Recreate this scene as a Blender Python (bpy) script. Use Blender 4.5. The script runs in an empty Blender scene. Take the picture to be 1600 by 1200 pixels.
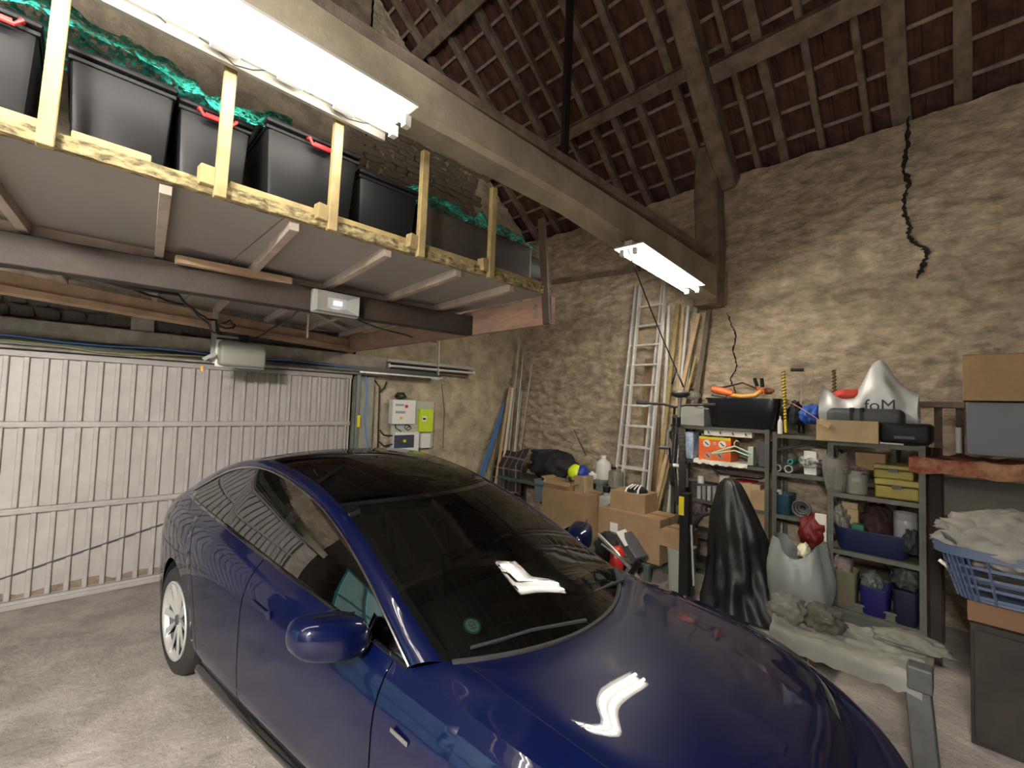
import bpy, bmesh, math, random
import numpy as np
from mathutils import Vector, Matrix, Euler, noise
random.seed(7)
C = bpy.context.scene.collection
PI = math.pi
# ------------------------------------------------------------------ camera, world, exposure
FPX, YAW, PITCH, ROLL = 700.0, math.radians(44.2), math.atan(33/700), math.radians(2.0)
CAM = Vector((0, 0, 1.8))
_F = Vector((math.sin(YAW)*math.cos(PITCH), math.cos(YAW)*math.cos(PITCH), math.sin(PITCH)))
_R0 = Vector((math.cos(YAW), -math.sin(YAW), 0)); _U0 = _R0.cross(_F)
_R = _R0*math.cos(ROLL)+_U0*math.sin(ROLL); _U = -_R0*math.sin(ROLL)+_U0*math.cos(ROLL)
cd = bpy.data.cameras.new('camera'); cam = bpy.data.objects.new('camera', cd); C.objects.link(cam)
cd.sensor_fit = 'HORIZONTAL'; cd.sensor_width = 36; cd.lens = 36*FPX/1600; cd.clip_start = .05
cam.matrix_world = Matrix(((_R.x, _U.x, -_F.x, CAM.x), (_R.y, _U.y, -_F.y, CAM.y), (_R.z, _U.z, -_F.z, CAM.z), (0, 0, 0, 1)))
sc = bpy.context.scene; sc.camera = cam
vs = sc.view_settings
vs.view_transform = 'Standard'; vs.look = 'None'; vs.gamma = 1; vs.use_curve_mapping = False
vs.exposure = 1.25
w = bpy.data.worlds.new('dusk'); sc.world = w; w.use_nodes = True
w.node_tree.nodes['Background'].inputs[0].default_value = (.35, .45, .6, 1)
w.node_tree.nodes['Background'].inputs[1].default_value = .25
TUBE = 60.0

def P(px, py, x=None, y=None, z=None):
    """point of the real place seen at a photo pixel, on the plane x=, y= or z="""
    d = _F+_R*((px-800)/FPX)-_U*((py-600)/FPX)
    if x is not None: t = (x-CAM.x)/d.x
    elif y is not None: t = (y-CAM.y)/d.y
    else: t = (z-CAM.z)/d.z
    return CAM+d*t

# ------------------------------------------------------------------ materials
MATS = {}
def M(name, col, rough=.6, metal=0, var=0, scale=8, bump=0, bscale=None, col2=None, coat=0, bdist=.02, stretch=None, trans=0, alpha=1, emit=0, spec=.5):
    if name in MATS: return MATS[name]
    m = bpy.data.materials.new(name); m.use_nodes = True; nt = m.node_tree; b = nt.nodes['Principled BSDF']
    b.inputs['Base Color'].default_value = (*col, 1); b.inputs['Roughness'].default_value = rough
    b.inputs['Metallic'].default_value = metal; b.inputs['Coat Weight'].default_value = coat; b.inputs['Coat Roughness'].default_value = .02
    b.inputs['Specular IOR Level'].default_value = spec
    b.inputs['Transmission Weight'].default_value = trans; b.inputs['Alpha'].default_value = alpha
    if emit: b.inputs['Emission Color'].default_value = (*col, 1); b.inputs['Emission Strength'].default_value = emit
    if var or bump or col2:
        tc = nt.nodes.new('ShaderNodeTexCoord'); mp = nt.nodes.new('ShaderNodeMapping')
        nt.links.new(tc.outputs['Object'], mp.inputs['Vector'])
        if stretch: mp.inputs['Scale'].default_value = stretch
        n = nt.nodes.new('ShaderNodeTexNoise'); n.inputs['Scale'].default_value = scale; n.inputs['Detail'].default_value = 6; n.inputs['Roughness'].default_value = .65
        nt.links.new(mp.outputs[0], n.inputs['Vector'])
        if var or col2:
            r = nt.nodes.new('ShaderNodeValToRGB'); nt.links.new(n.outputs['Fac'], r.inputs[0])
            c2 = col2 or tuple(max(0, c*(1-var)) for c in col)
            r.color_ramp.elements[0].position = .36; r.color_ramp.elements[1].position = .64
            r.color_ramp.elements[0].color = (*c2, 1); r.color_ramp.elements[1].color = (*[min(1, c*(1+var*.5)) for c in col], 1)
            nt.links.new(r.outputs[0], b.inputs['Base Color'])
        if bump:
            n2 = nt.nodes.new('ShaderNodeTexNoise'); n2.inputs['Scale'].default_value = bscale or scale*3; n2.inputs['Detail'].default_value = 8; n2.inputs['Roughness'].default_value = .7
            nt.links.new(mp.outputs[0], n2.inputs['Vector'])
            bp = nt.nodes.new('ShaderNodeBump'); bp.inputs['Strength'].default_value = bump; bp.inputs['Distance'].default_value = bdist
            nt.links.new(n2.outputs['Fac'], bp.inputs['Height']); nt.links.new(bp.outputs[0], b.inputs['Normal'])
    MATS[name] = m; return m

def M_emit(name, col, s):
    m = bpy.data.materials.new(name); m.use_nodes = True; nt = m.node_tree; nt.nodes.clear()
    e = nt.nodes.new('ShaderNodeEmission'); o = nt.nodes.new('ShaderNodeOutputMaterial')
    e.inputs[0].default_value = (*col, 1); e.inputs[1].default_value = s; nt.links.new(e.outputs[0], o.inputs[0]); return m

def M_glass(name, tint, rough=.0, ior=1.5, dust=0):
    m = bpy.data.materials.new(name); m.use_nodes = True; nt = m.node_tree; nt.nodes.clear()
    t = nt.nodes.new('ShaderNodeBsdfTransparent'); t.inputs[0].default_value = (*tint, 1)
    g = nt.nodes.new('ShaderNodeBsdfGlossy'); g.inputs['Roughness'].default_value = rough
    f = nt.nodes.new('ShaderNodeFresnel'); f.inputs[0].default_value = ior
    x = nt.nodes.new('ShaderNodeMixShader'); o = nt.nodes.new('ShaderNodeOutputMaterial')
    nt.links.new(f.outputs[0], x.inputs[0]); nt.links.new(t.outputs[0], x.inputs[1]); nt.links.new(g.outputs[0], x.inputs[2])
    last = x
    if dust:
        d = nt.nodes.new('ShaderNodeBsdfDiffuse'); d.inputs[0].default_value = (.5, .47, .42, 1)
        x2 = nt.nodes.new('ShaderNodeMixShader'); x2.inputs[0].default_value = dust
        nt.links.new(x.outputs[0], x2.inputs[1]); nt.links.new(d.outputs[0], x2.inputs[2]); last = x2
    nt.links.new(last.outputs[0], o.inputs[0]); return m

render_c = M('wall_render', (.68, .55, .39), .95, var=.40, scale=5.0, bump=1.0, bscale=16, stretch=(1, 1, 2.0), bdist=.05)
stone_m = M('gable_stone', (.30, .24, .17), .95, var=.4, scale=9, bump=.9, bscale=40)
stone_g = M('dark_stone', (.20, .17, .14), .95, var=.45, scale=12, bump=.9, bscale=40)
mortar = M('old_mortar', (.33, .27, .19), .98, var=.4, scale=5, bump=1, bscale=30)
concrete = M('lintel_concrete', (.42, .37, .31), .95, var=.3, scale=6, bump=.6, bscale=50)
old_wood = M('old_timber', (.22, .165, .12), .85, var=.45, scale=5, bump=.5, stretch=(1, 1, 1), bscale=30)
batten_w = M('batten_wood', (.34, .26, .19), .85, var=.35, scale=8, bump=.3)
tile_m = M('roof_clay', (.10, .042, .030), .9, var=.5, scale=7, bump=.3)
plaster_b = M('plastered_beam', (.36, .30, .21), .9, var=.25, scale=3, bump=.35, bscale=14)
brown_b = M('dark_brown_beam', (.032, .021, .014), .7, var=.3, scale=5, bump=.2)
pink_w = M('reddish_timber', (.42, .25, .18), .75, var=.25, scale=4, bump=.25, stretch=(1, 1, 5))
orange_w = M('fresh_timber', (.50, .34, .22), .7, var=.2, scale=6, bump=.2)
pine = M('pine_timber', (.36, .27, .12), .7, var=.25, scale=10, bump=.25)
osb = M('osb_board', (.35, .275, .13), .8, var=.8, scale=45, bump=.8, bscale=60, stretch=(.4, 1, 1))
panel_u = M('melamine_board', (.30, .27, .25), .6, var=.06, scale=2)
black_p = M('black_plastic', (.008, .008, .009), .5, spec=.25)
red_p = M('red_plastic', (.55, .03, .03), .35)
black_m = M('black_metal', (.02, .02, .02), .4, metal=.4)
rubber = M('rubber', (.022, .021, .02), .75, var=.3, scale=30)
alu = M('aluminium', (.80, .79, .75), .35, metal=.35, var=.12, scale=20)
steel_g = M('galvanised_steel', (.55, .54, .50), .4, metal=.8, var=.15, scale=20)
white_p = M('white_plastic', (.72, .70, .66), .4)
cream = M('cream_enamel', (.70, .66, .56), .4)
grey_p = M('grey_plastic', (.32, .32, .31), .45)
dark_g = M('dark_grey', (.06, .06, .062), .55)
cardb = M('cardboard', (0.315, 0.2025, 0.105), .85, var=.15, scale=5)
cardb2 = M('pale_cardboard', (0.375, 0.27, 0.15), .85, var=.15, scale=5)
shelf_m = M('shelf_steel', (0.09992, 0.09992, 0.08088), .5, metal=.3, var=.2, scale=12)
cable_k = M('black_cable', (.012, .012, .012), .5)
cable_b = M('blue_cable', (.10, .22, .55), .5)
door_w = M('door_white_paint', (.36, .33, .305), .5, var=.12, scale=4, bump=.12, bscale=40)
yellow_p = M('yellow_plastic', (.72, .55, .03), .4)
blue_p = M('blue_plastic', (.02, .06, .36), .4)
teal_net = M('green_net', (.06, .42, .30), .6, var=.5, scale=60, stretch=(1, 4, 1))

# ------------------------------------------------------------------ mesh builder
class B:
    def __init__(s): s.bm = bmesh.new(); s.sm = False
    def box(s, c, d, rot=None, bev=0, seg=2, taper=None):
        r = bmesh.ops.create_cube(s.bm, size=1); vs_ = r['verts']
        for v in vs_:
            k = 1
            if taper is not None and v.co.z < 0: k = taper
            v.co = Vector((v.co.x*d[0]*k, v.co.y*d[1]*k, v.co.z*d[2]))
        if bev:
            es = list({e for v in vs_ for e in v.link_edges})
            r = bmesh.ops.bevel(s.bm, geom=es, offset=bev, segments=seg, affect='EDGES', profile=.5)
            vs_ = list({v for f in r['faces'] for v in f.verts} | {v for v in vs_ if v.is_valid})
        m = Euler(rot).to_matrix() if rot else Matrix.Identity(3)
        for v in vs_: v.co = m @ v.co + Vector(c)
        return s
    def bar(s, p0, p1, w_, h_, up=(0, 0, 1), bev=0):
        p0, p1 = Vector(p0), Vector(p1); d = p1-p0; L = d.length; d.normalize(); u = Vector(up)
        sd = d.cross(u)
        if sd.length < 1e-4: sd = d.cross(Vector((1, 0, 0)))
        sd.normalize(); u = sd.cross(d)
        m = Matrix((d, sd, u)).transposed(); c = (p0+p1)/2
        r = bmesh.ops.create_cube(s.bm, size=1); vv = r['verts']
        for v in vv: v.co = Vector((v.co.x*L, v.co.y*w_, v.co.z*h_))
        if bev:
            es = list({e for v in vv for e in v.link_edges})
            r = bmesh.ops.bevel(s.bm, geom=es, offset=bev, segments=1, affect='EDGES')
            vv = list({v for f in r['faces'] for v in f.verts} | {v for v in vv if v.is_valid})
        for v in vv: v.co = m @ v.co + c
        return s
    def rings(s, rings, cap=True, closed=True):
        rr = [[s.bm.verts.new(p) for p in ring] for ring in rings]
        n = len(rr[0])
        for a, b in zip(rr, rr[1:]):
            for i in range(n if closed else n-1):
                j = (i+1) % n
                try: s.bm.faces.new((a[i], a[j], b[j], b[i]))
                except ValueError: pass
        if cap and closed:
            for q in (rr[0][::-1], rr[-1]):
                try: s.bm.faces.new(q)
                except ValueError: pass
        return s
    def tube(s, path, r, n=8, cap=True):
        path = [Vector(p) for p in path]; rings = []; prev = None
        for i, p in enumerate(path):
            t = (path[min(i+1, len(path)-1)]-path[max(i-1, 0)]).normalized()
            if prev is None:
                u = t.orthogonal().normalized()
            else:
                u = (prev-t*prev.dot(t)); u = u.normalized() if u.length > 1e-6 else t.orthogonal().normalized()
            prev = u; v = t.cross(u); rad = r[i] if isinstance(r, (list, tuple)) else r
            rings.append([p+(u*math.cos(2*PI*k/n)+v*math.sin(2*PI*k/n))*rad for k in range(n)])
        s.sm = True
        return s.rings(rings, cap)
    def cyl(s, p0, p1, r0, r1=None, n=16):
        return s.tube([p0, p1], [r0, r1 if r1 is not None else r0], n)
    def lathe(s, prof, n=24, c=(0, 0, 0), axis='z', cap=True):
        rings = []
        for r, z in prof:
            ring = []
            for k in range(n):
                a = 2*PI*k/n; x, y = r*math.cos(a), r*math.sin(a)
                q = {'z': (x, y, z), 'y': (x, z, -y), 'x': (z, x, y)}[axis]
                ring.append(Vector(q)+Vector(c))
            rings.append(ring)
        s.sm = True
        return s.rings(rings, cap)
    def grid(s, pts, flip=False):
        rr = [[s.bm.verts.new(tuple(p)) for p in row] for row in pts]
        for a, b in zip(rr, rr[1:]):
            for i in range(len(a)-1):
                q = (a[i], a[i+1], b[i+1], b[i])
                if flip: q = q[::-1]
                try: s.bm.faces.new(q)
                except ValueError: pass
        return s
    def prism(s, pts2, y0, y1, m=None):
        """outline in x,z extruded along y"""
        a = [s.bm.verts.new((x, y0, z)) for x, z in pts2]; b = [s.bm.verts.new((x, y1, z)) for x, z in pts2]
        n = len(a); s.bm.faces.new(a); s.bm.faces.new(b[::-1])
        for i in range(n): s.bm.faces.new((a[i], b[i], b[(i+1) % n], a[(i+1) % n]))
        return s
    def blob(s, c, d, sub=3, amp=.15, fr=3, seed=0, rot=None):
        r = bmesh.ops.create_icosphere(s.bm, subdivisions=sub, radius=1)
        m = Euler(rot).to_matrix() if rot else Matrix.Identity(3)
        for v in r['verts']:
            k = 1+amp*noise.noise(v.co*fr+Vector((seed*3.1, seed, 0)))+amp*.5*noise.noise(v.co*fr*2.3+Vector((seed, 5, 0)))
            v.co = m @ Vector((v.co.x*d[0]*k, v.co.y*d[1]*k, v.co.z*d[2]*k))+Vector(c)
        s.sm = True; return s

def link(name, me, m, parent=None, world=True, loc=None, smooth=False):
    o = bpy.data.objects.new(name, me); C.objects.link(o)
    if m is not None and not me.materials: me.materials.append(m)
    if smooth: me.shade_smooth()
    return o
def inv(root):
    return (Matrix.Translation(root.location) @ root.rotation_euler.to_matrix().to_4x4()).inverted()
def chain_inv(p):
    T = Matrix.Identity(4); q = p
    while q is not None: T = T @ inv(q); q = q.parent
    return T
def part(name, b, m, parent=None, smooth=None, world=True, label=None, normals=True, kind=None):
    """link the builder as ONE mesh; with world=True its points are world points"""
    bm = b.bm
    if normals: bmesh.ops.recalc_face_normals(bm, faces=bm.faces)
    me = bpy.data.meshes.new(name); bm.to_mesh(me); bm.free()
    if parent is not None and world:
        T = Matrix.Identity(4); ps = []; q = parent
        while q is not None: ps.append(q); q = q.parent
        for q in ps[::-1]: T = inv(q) @ T
        me.transform(T)
    me.materials.append(m)
    if smooth if smooth is not None else b.sm:
        try:
            for p_ in me.polygons: p_.use_smooth = True
            if smooth != 'all': me.set_sharp_from_angle(angle=math.radians(40))
        except Exception: pass
    o = bpy.data.objects.new(name, me); C.objects.link(o); o.parent = parent
    if label: o['label'] = label
    if kind: o['kind'] = kind
    return o
def single(name, b, m, label, cat, group=None, loc=None, smooth=None):
    """a thing that is one mesh; its origin goes to the middle of its base"""
    co = [v.co for v in b.bm.verts]
    if loc is None:
        loc = Vector(((min(c.x for c in co)+max(c.x for c in co))/2, (min(c.y for c in co)+max(c.y for c in co))/2, min(c.z for c in co)))
    for v in b.bm.verts: v.co -= Vector(loc)
    o = part(name, b, m, None, smooth); o.location = loc; tag(o, label, cat, group); return o
def tag(o, label, cat, group=None):
    o['label'] = label; o['category'] = cat
    if group: o['group'] = group
    return o
def thing(name, label, cat, loc=(0, 0, 0), rotz=0, group=None):
    o = bpy.data.objects.new(name, None); C.objects.link(o); o.location = loc; o.rotation_euler = (0, 0, rotz); o.empty_display_size = .1
    return tag(o, label, cat, group)
def struct(name, b, m, smooth=None, label=None):
    o = part(name, b, m, None, smooth); o['kind'] = 'structure'
    if label: o['label'] = label
    return o
def copy_tree(o, parent=None):
    c = o.copy(); C.objects.link(c); c.parent = parent
    for ch in [x for x in o.children]: copy_tree(ch, c)
    return c
def share(name, me, parent, mat4, m=None):
    o = bpy.data.objects.new(name, me); C.objects.link(o); o.parent = parent; o.matrix_local = mat4; return o
def text(name, s, size, m, parent, mat4, label=None):
    cu = bpy.data.curves.new(name, 'FONT'); cu.body = s; cu.size = size; cu.extrude = .0008; cu.align_x = 'CENTER'; cu.align_y = 'CENTER'
    o = bpy.data.objects.new(name, cu); C.objects.link(o)
    dg = bpy.context.evaluated_depsgraph_get(); me = bpy.data.meshes.new_from_object(o.evaluated_get(dg)); bpy.data.objects.remove(o)
    me.materials.clear(); me.materials.append(m)
    t = bpy.data.objects.new(name, me); C.objects.link(t); t.parent = parent
    T = Matrix.Identity(4); ps = []; q = parent
    while q is not None: ps.append(q); q = q.parent
    for q in ps[::-1]: T = inv(q) @ T
    t.matrix_local = T @ mat4
    return t
def spline(t, pts, tq):
    """natural cubic through pts at params t"""
    t = np.asarray(t, float); y = np.asarray(pts, float); n = len(t); h = np.diff(t)
    A = np.zeros((n, n)); r = np.zeros((n,)+y.shape[1:]); A[0, 0] = A[-1, -1] = 1
    for i in range(1, n-1):
        A[i, i-1] = h[i-1]; A[i, i] = 2*(h[i-1]+h[i]); A[i, i+1] = h[i]
        r[i] = 3*((y[i+1]-y[i])/h[i]-(y[i]-y[i-1])/h[i-1])
    c = np.linalg.solve(A, r); tq = np.atleast_1d(np.asarray(tq, float))
    k = np.clip(np.searchsorted(t, tq, side='right')-1, 0, n-2); dt = tq-t[k]
    if y.ndim > 1: dt = dt[:, None]; hh = h[k][:, None]
    else: hh = h[k]
    b = (y[k+1]-y[k])/hh-hh*(2*c[k]+c[k+1])/3; d = (c[k+1]-c[k])/(3*hh)
    return y[k]+b*dt+c[k]*dt**2+d*dt**3
def sag(p0, p1, drop=.1, n=10, jit=0):
    p0, p1 = Vector(p0), Vector(p1); out = []
    for i in range(n+1):
        t = i/n; q = p0.lerp(p1, t); q.z -= drop*4*t*(1-t)
        if 0 < i < n and jit: q += Vector((random.uniform(-jit, jit), random.uniform(-jit, jit), random.uniform(-jit, jit)))
        out.append(q)
    return out
#@@STRUCTURE
DW, RW = 5.57, 5.61           # planes of the door wall and the right wall
XL, YB = -2.6, -2.6           # left and back walls
RX, SL = 1.5, .82             # ridge position and roof slope
EZ = 4.82
def roofz(x): return EZ+(RW-x)*SL if x > RX else EZ+(RW-RX)*SL-(RX-x)*SL
V = Vector
# floor
def npgrid(us, vs_, fn):
    return [[fn(u, v) for v in vs_] for u in us]
b = B(); us = np.linspace(XL, RW+.05, 150); vv = np.linspace(YB, DW+.1, 150)
b.grid(npgrid(us, vv, lambda x, y: (x, y, -.006+.008*noise.noise(V((x*1.3, y*1.3, 0)))-.002)))
fl_m = M('floor_concrete', (.40, .35, .31), .9, var=.30, scale=2.5, bump=1.0, bscale=15, bdist=.035)
floor_o = struct('floor', b, fl_m, smooth='all')
# crumbs of gravel broken off the floor
b = B(); rg = random.Random(3)
for i in range(2600):
    x = rg.uniform(-1.2, .75); y = rg.uniform(.7, 3.2)
    if rg.random() < (y-.7)/2.6: continue
    r = rg.uniform(.003, .010)
    vs4 = [b.bm.verts.new((x+r*a, y+r*c_, .002+r*d)) for a, c_, d in ((1, 0, -.3), (-.6, .8, -.3), (-.5, -.9, -.3), (rg.uniform(-.3, .3), rg.uniform(-.3, .3), .6))]
    for q in ((0, 1, 3), (1, 2, 3), (2, 0, 3)): b.bm.faces.new([vs4[k] for k in q])
o = part('gravel', b, M('gravel', (.33, .30, .28), .95, var=.4, scale=30), floor_o, kind='stuff')

# right wall: rough rendered rubble with an open crack
crack = [(.40, 4.70), (.41, 4.45), (.44, 4.2), (.40, 4.05), (.44, 3.92), (.43, 3.75), (.39, 3.62), (.41, 3.54), (.37, 3.47), (.30, 3.40), (.27, 3.35), (.31, 3.22), (.35, 3.1)]
crack2 = [(2.05, 3.0), (2.0, 2.85), (1.94, 2.72), (1.98, 2.55), (1.93, 2.35), (2.0, 2.2), (1.95, 2.05), (1.99, 1.9)]
def crack_depth(y, z, cr, w0):
    best = 9
    for (a, c_), (d, e) in zip(cr, cr[1:]):
        vx, vz = d-a, e-c_; t = max(0, min(1, ((y-a)*vx+(z-c_)*vz)/(vx*vx+vz*vz)))
        dd = math.hypot(y-a-t*vx, z-c_-t*vz)
        if dd < best: best = dd
    return max(0, 1-best/w0)
def wall_bump(a, z, seed):
    n = noise.noise(V((a*3.5, z*9, seed)))*.022+noise.noise(V((a*7+3, z*15, seed)))*.026+noise.noise(V((a*1.1, z*1.3, seed)))*.03
    n += abs(noise.noise(V((a*11, z*24, seed))))*.030-.5*max(0, noise.noise(V((a*5, z*19, seed+4)))-.2)*.06
    return n
b = B(); ys = np.arange(YB, DW+.08, .021); zs = np.arange(-.05, EZ+.02, .0195)
def fR(y, z):
    ztop = EZ-.16+.05*noise.noise(V((y*2.5, 0, 5)))
    z = min(z, ztop)
    d = wall_bump(y, z, 1)
    return (RW-.02-d, y, z)
b.grid(npgrid(ys, zs, fR)); wall_right = struct('wall_right', b, render_c, smooth='all')
def crack_part(cr, w0, seed):
    pts = []; rgc = random.Random(seed)
    for (a, c_), (d, e) in zip(cr, cr[1:]):
        for k in range(8): t_ = k/8; pts.append((a+(d-a)*t_+rgc.uniform(-.008, .008), c_+(e-c_)*t_))
    b = B(); rows = []
    for k, (y, z) in enumerate(pts):
        wd = w0*(.35+.9*rgc.random())*min(1, .25+k/6, .2+(len(pts)-k)/8)
        rows.append([(fR(y-wd/2, z)[0]-.014, y-wd/2, z), (fR(y, z)[0]-.010, y, z+.004), (fR(y+wd/2, z)[0]-.014, y+wd/2, z)])
    b.grid(rows); part('crack', b, M('crack_dark', (.02, .016, .012), 1), wall_right)
crack_part(crack, .045, 1); crack_part(crack2, .018, 2)
crack_part([(2.9, 3.9), (2.85, 3.6), (2.9, 3.3)], .008, 3)
# door wall (gable): right part, part above the lintel
DX0, DX1, DH = -2.25, 2.53, 2.13
b = B(); xs = np.arange(DX1+.03, RW+.03, .024); zs = np.arange(-.05, 8.3, .024)
def fD(x, z):
    z = min(z, roofz(x)-.05+.03*noise.noise(V((x*5, 2, 2))))
    return (x, DW-.02-wall_bump(x, z, 9)*(1.0 if z > 2.1 else .55), z)
b.grid([[fD(x, z) for z in zs if z < roofz(x)+.05] + [fD(x, 99)]*0 for x in xs[:1]] or [])
# rows must have equal length: build column pairs clipped at the roof
b.bm.clear()
def clipped(b, xs, z0, dz, fn, ztop):
    prev = None
    for x in xs:
        n = int((ztop(x)-z0)/dz); col = [b.bm.verts.new(fn(x, z0+i*dz)) for i in range(n+1)]
        if prev:
            m = min(len(prev), len(col))
            for i in range(m-1): b.bm.faces.new((prev[i], col[i], col[i+1], prev[i+1]))
            lo = prev if len(prev) > len(col) else col
            for i in range(m-1, len(lo)-1):
                top = col[-1] if lo is prev else prev[-1]
                b.bm.faces.new((lo[i], top, lo[i+1]) if lo is prev else (lo[i], lo[i+1], top))
        prev = col
clipped(b, xs, -.05, .024, fD, lambda x: roofz(x)-.04)
wall_front = struct('wall_front', b, M('lime_render', (.52, .44, .30), .95, var=.35, scale=4, bump=1, bscale=14, bdist=.04), smooth='all')
b = B(); xs = np.arange(XL-.02, DX1+.05, .05)
clipped(b, xs, DH+.2, .05, fD, lambda x: roofz(x)-.04)
part('upper_wall', b, mortar, wall_front, smooth='all')
b = B(); b.box(((XL+DX0)/2, DW+.03, 1.15), (DX0-XL, .1, 2.5)); part('jamb', b, concrete, wall_front)
# lintel, jamb lining and pier on it
b = B(); b.box(((DX0+2.98)/2-.2, DW-.07, DH+.115), (2.98-DX0+.4, .2, .25), bev=.012); lint = part('lintel', b, concrete, wall_front)
b = B(); b.box((.42, DW-.08, DH+.38), (.17, .12, .28), bev=.006); part('pier', b, concrete, wall_front)
b = B(); b.box((DX1+.14, DW-.06, 1.05), (.26, .1, 2.1), bev=.008); part('door_jamb', b, M('jamb_render', (.26, .26, .21), .9, var=.25, scale=5, bump=.4), wall_front)
b = B(); b.box((1.6, DW+.34, 4.7), (9.2, .04, 9.6)); part('sky_light_seal', b, MATS['roof_outer'] if 'roof_outer' in MATS else M('roof_outer', (.03, .015, .012), .95), wall_front)  # added unseen sheet, keeps sky light from leaking in over the gable
b = B(); b.box((RW+.5, (YB+DW)/2, 2.6), (.04, DW-YB+.9, 5.6)); part('sky_light_seal', b, MATS['roof_outer'], wall_right)  # added unseen sheet behind the eaves, blocks sky light
# stones of the gable, laid where the render has fallen
def stone_mesh(seed, m):
    b = B(); r = bmesh.ops.create_cube(b.bm, size=1); rg = random.Random(seed)
    es = list(b.bm.edges); rr = bmesh.ops.bevel(b.bm, geom=es, offset=.16, segments=1, affect='EDGES')
    for v in b.bm.verts: v.co += V([rg.uniform(-.09, .09) for _ in range(3)])
    me = bpy.data.meshes.new('stone'); b.bm.to_mesh(me); b.bm.free(); me.materials.append(m); me.shade_smooth(); return me
SM = [stone_mesh(i, stone_m) for i in range(6)]; SG = [stone_mesh(i+9, stone_g) for i in range(5)]
rg = random.Random(11); nst = 0
def lay(x0, x1, z0, z1, meshes, wmin, wmax, hmin, hmax, y, tilt=0, limit=300, proud=.05):
    global nst
    z = z0
    while z < z1:
        h = rg.uniform(hmin, hmax); x = x0+rg.uniform(-.1, 0)
        while x < x1:
            wd = rg.uniform(wmin, wmax)
            if nst < limit and z+h < roofz(x+wd)-.08:
                o = share('stone', rg.choice(meshes), wall_front, Matrix.Translation((x+wd/2, y+rg.uniform(-.012, .012), z+h/2+tilt*(x-x0))) @ Euler((0, rg.uniform(-.1, .1), 0)).to_matrix().to_4x4() @ Matrix.Diagonal((wd*.93, proud, h*.86, 1)))
                nst += 1
            x += wd
        z += h
lay(2.35, 4.35, 3.55, 5.5, SM, .14, .30, .075, .13, DW-.03, limit=225)
lay(-1.2, 2.45, DH+.255, DH+.50, SG, .12, .26, .07, .12, DW-.05, limit=300)
# left wall with white cladding, stone strip and green door; back wall (seen only as reflections)
b = B(); b.box((XL-.05, (YB+DW)/2, 4.2), (.1, DW-YB, 8.4)); wl = struct('wall_left', b, M('dark_masonry', (.10, .085, .07), .95, var=.4, scale=5, bump=1))
b = B()
for i in range(14): b.box((XL+.02, -2.3+i*.115, 1.4), (.03, .07, 2.8))
b.box((XL+.005, -1.55, 1.4), (.01, 1.8, 2.8)); part('wall_cladding', b, M('pale_cladding', (.55, .62, .66), .5), wl, kind='stuff')
dl = B(); dl.box((XL+.03, 3.45, 1.2), (.06, 2.7, 2.4), bev=.01); d2 = struct('door_2', dl, M('turquoise_paint', (.45, .75, .78), .5))
b = B()
for k in range(5): b.box((XL+.07, 2.15+k*.65, 1.2), (.03, .05, 2.4))
for z in (.1, 1.15, 2.35): b.box((XL+.075, 3.45, z), (.03, 2.7, .07))
part('door_frame', b, M('turquoise_dark', (.10, .34, .36), .5), d2)
b = B(); b.box((1.5, YB-.05, 4.2), (8.4, .1, 8.4)); struct('wall_back', b, MATS['dark_masonry'])

# roof: rafters, battens, tiles
ceil_b = B()
ceil_b.box((0, 0, 0), (.01, .01, .01)); ceil_b.bm.clear()
zr = roofz(RX)
ceil_b.grid([[(RX, YB, zr+.28), (RX, DW+.3, zr+.28)], [(XL-.3, YB, roofz(XL-.3)+.28), (XL-.3, DW+.3, roofz(XL-.3)+.28)]])
ceil_b.grid([[(RX, YB, zr+.32), (RX, DW+.3, zr+.32)], [(RW+.5, YB, roofz(RW+.5)+.32), (RW+.5, DW+.3, roofz(RW+.5)+.32)]])
ceiling = struct('ceiling', ceil_b, M('roof_outer', (.03, .015, .012), .95))
ca, sa = math.cos(math.atan(SL)), math.sin(math.atan(SL))
raf = [(-2.2, .08), (-1.7, .08), (-1.15, .08), (-.55, .09), (.03, .11), (.46, .15), (.72, .06), (1.11, .06), (1.48, .085), (1.76, .06), (2.36, .09), (2.82, .09), (3.19, .09), (3.52, .08), (3.9, .05), (4.27, .085), (4.86, .09), (5.36, .07)]
for y, wd in raf:
    b = B(); x0 = RW+.3; n = 9; rings = []
    for i in range(n+1):
        x = x0+(RX-x0)*i/n; z = roofz(x)+.045; jy = y+.025*noise.noise(V((i*.9, y*7, 0))); jw = wd*(1+.18*noise.noise(V((i*1.3, y*5, 9))))/2
        u = V((-sa, 0, -ca)) if False else V((sa, 0, ca)); hh = .045
        c_ = V((x, jy, z))
        rings.append([c_+V((0, jw, 0))-u*hh, c_+V((0, jw*.6, 0))-u*hh*1.15, c_+V((0, -jw*.6, 0))-u*hh*1.15, c_+V((0, -jw, 0))-u*hh, c_+V((0, -jw, 0))+u*hh, c_+V((0, jw, 0))+u*hh])
    b.rings(rings); part('rafter', b, old_wood, ceiling, smooth=False)
s0 = -.25; k = 0
while True:
    s = s0+k*.30; x = RW-s*ca+.05
    if x < RX+.1: break
    z = roofz(x)+.115; b = B()
    b.bar((x, YB, z), (x, DW+.1, z+.0), .034, .03, up=(sa, 0, ca)); part('batten', b, batten_w, ceiling); k += 1
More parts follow.
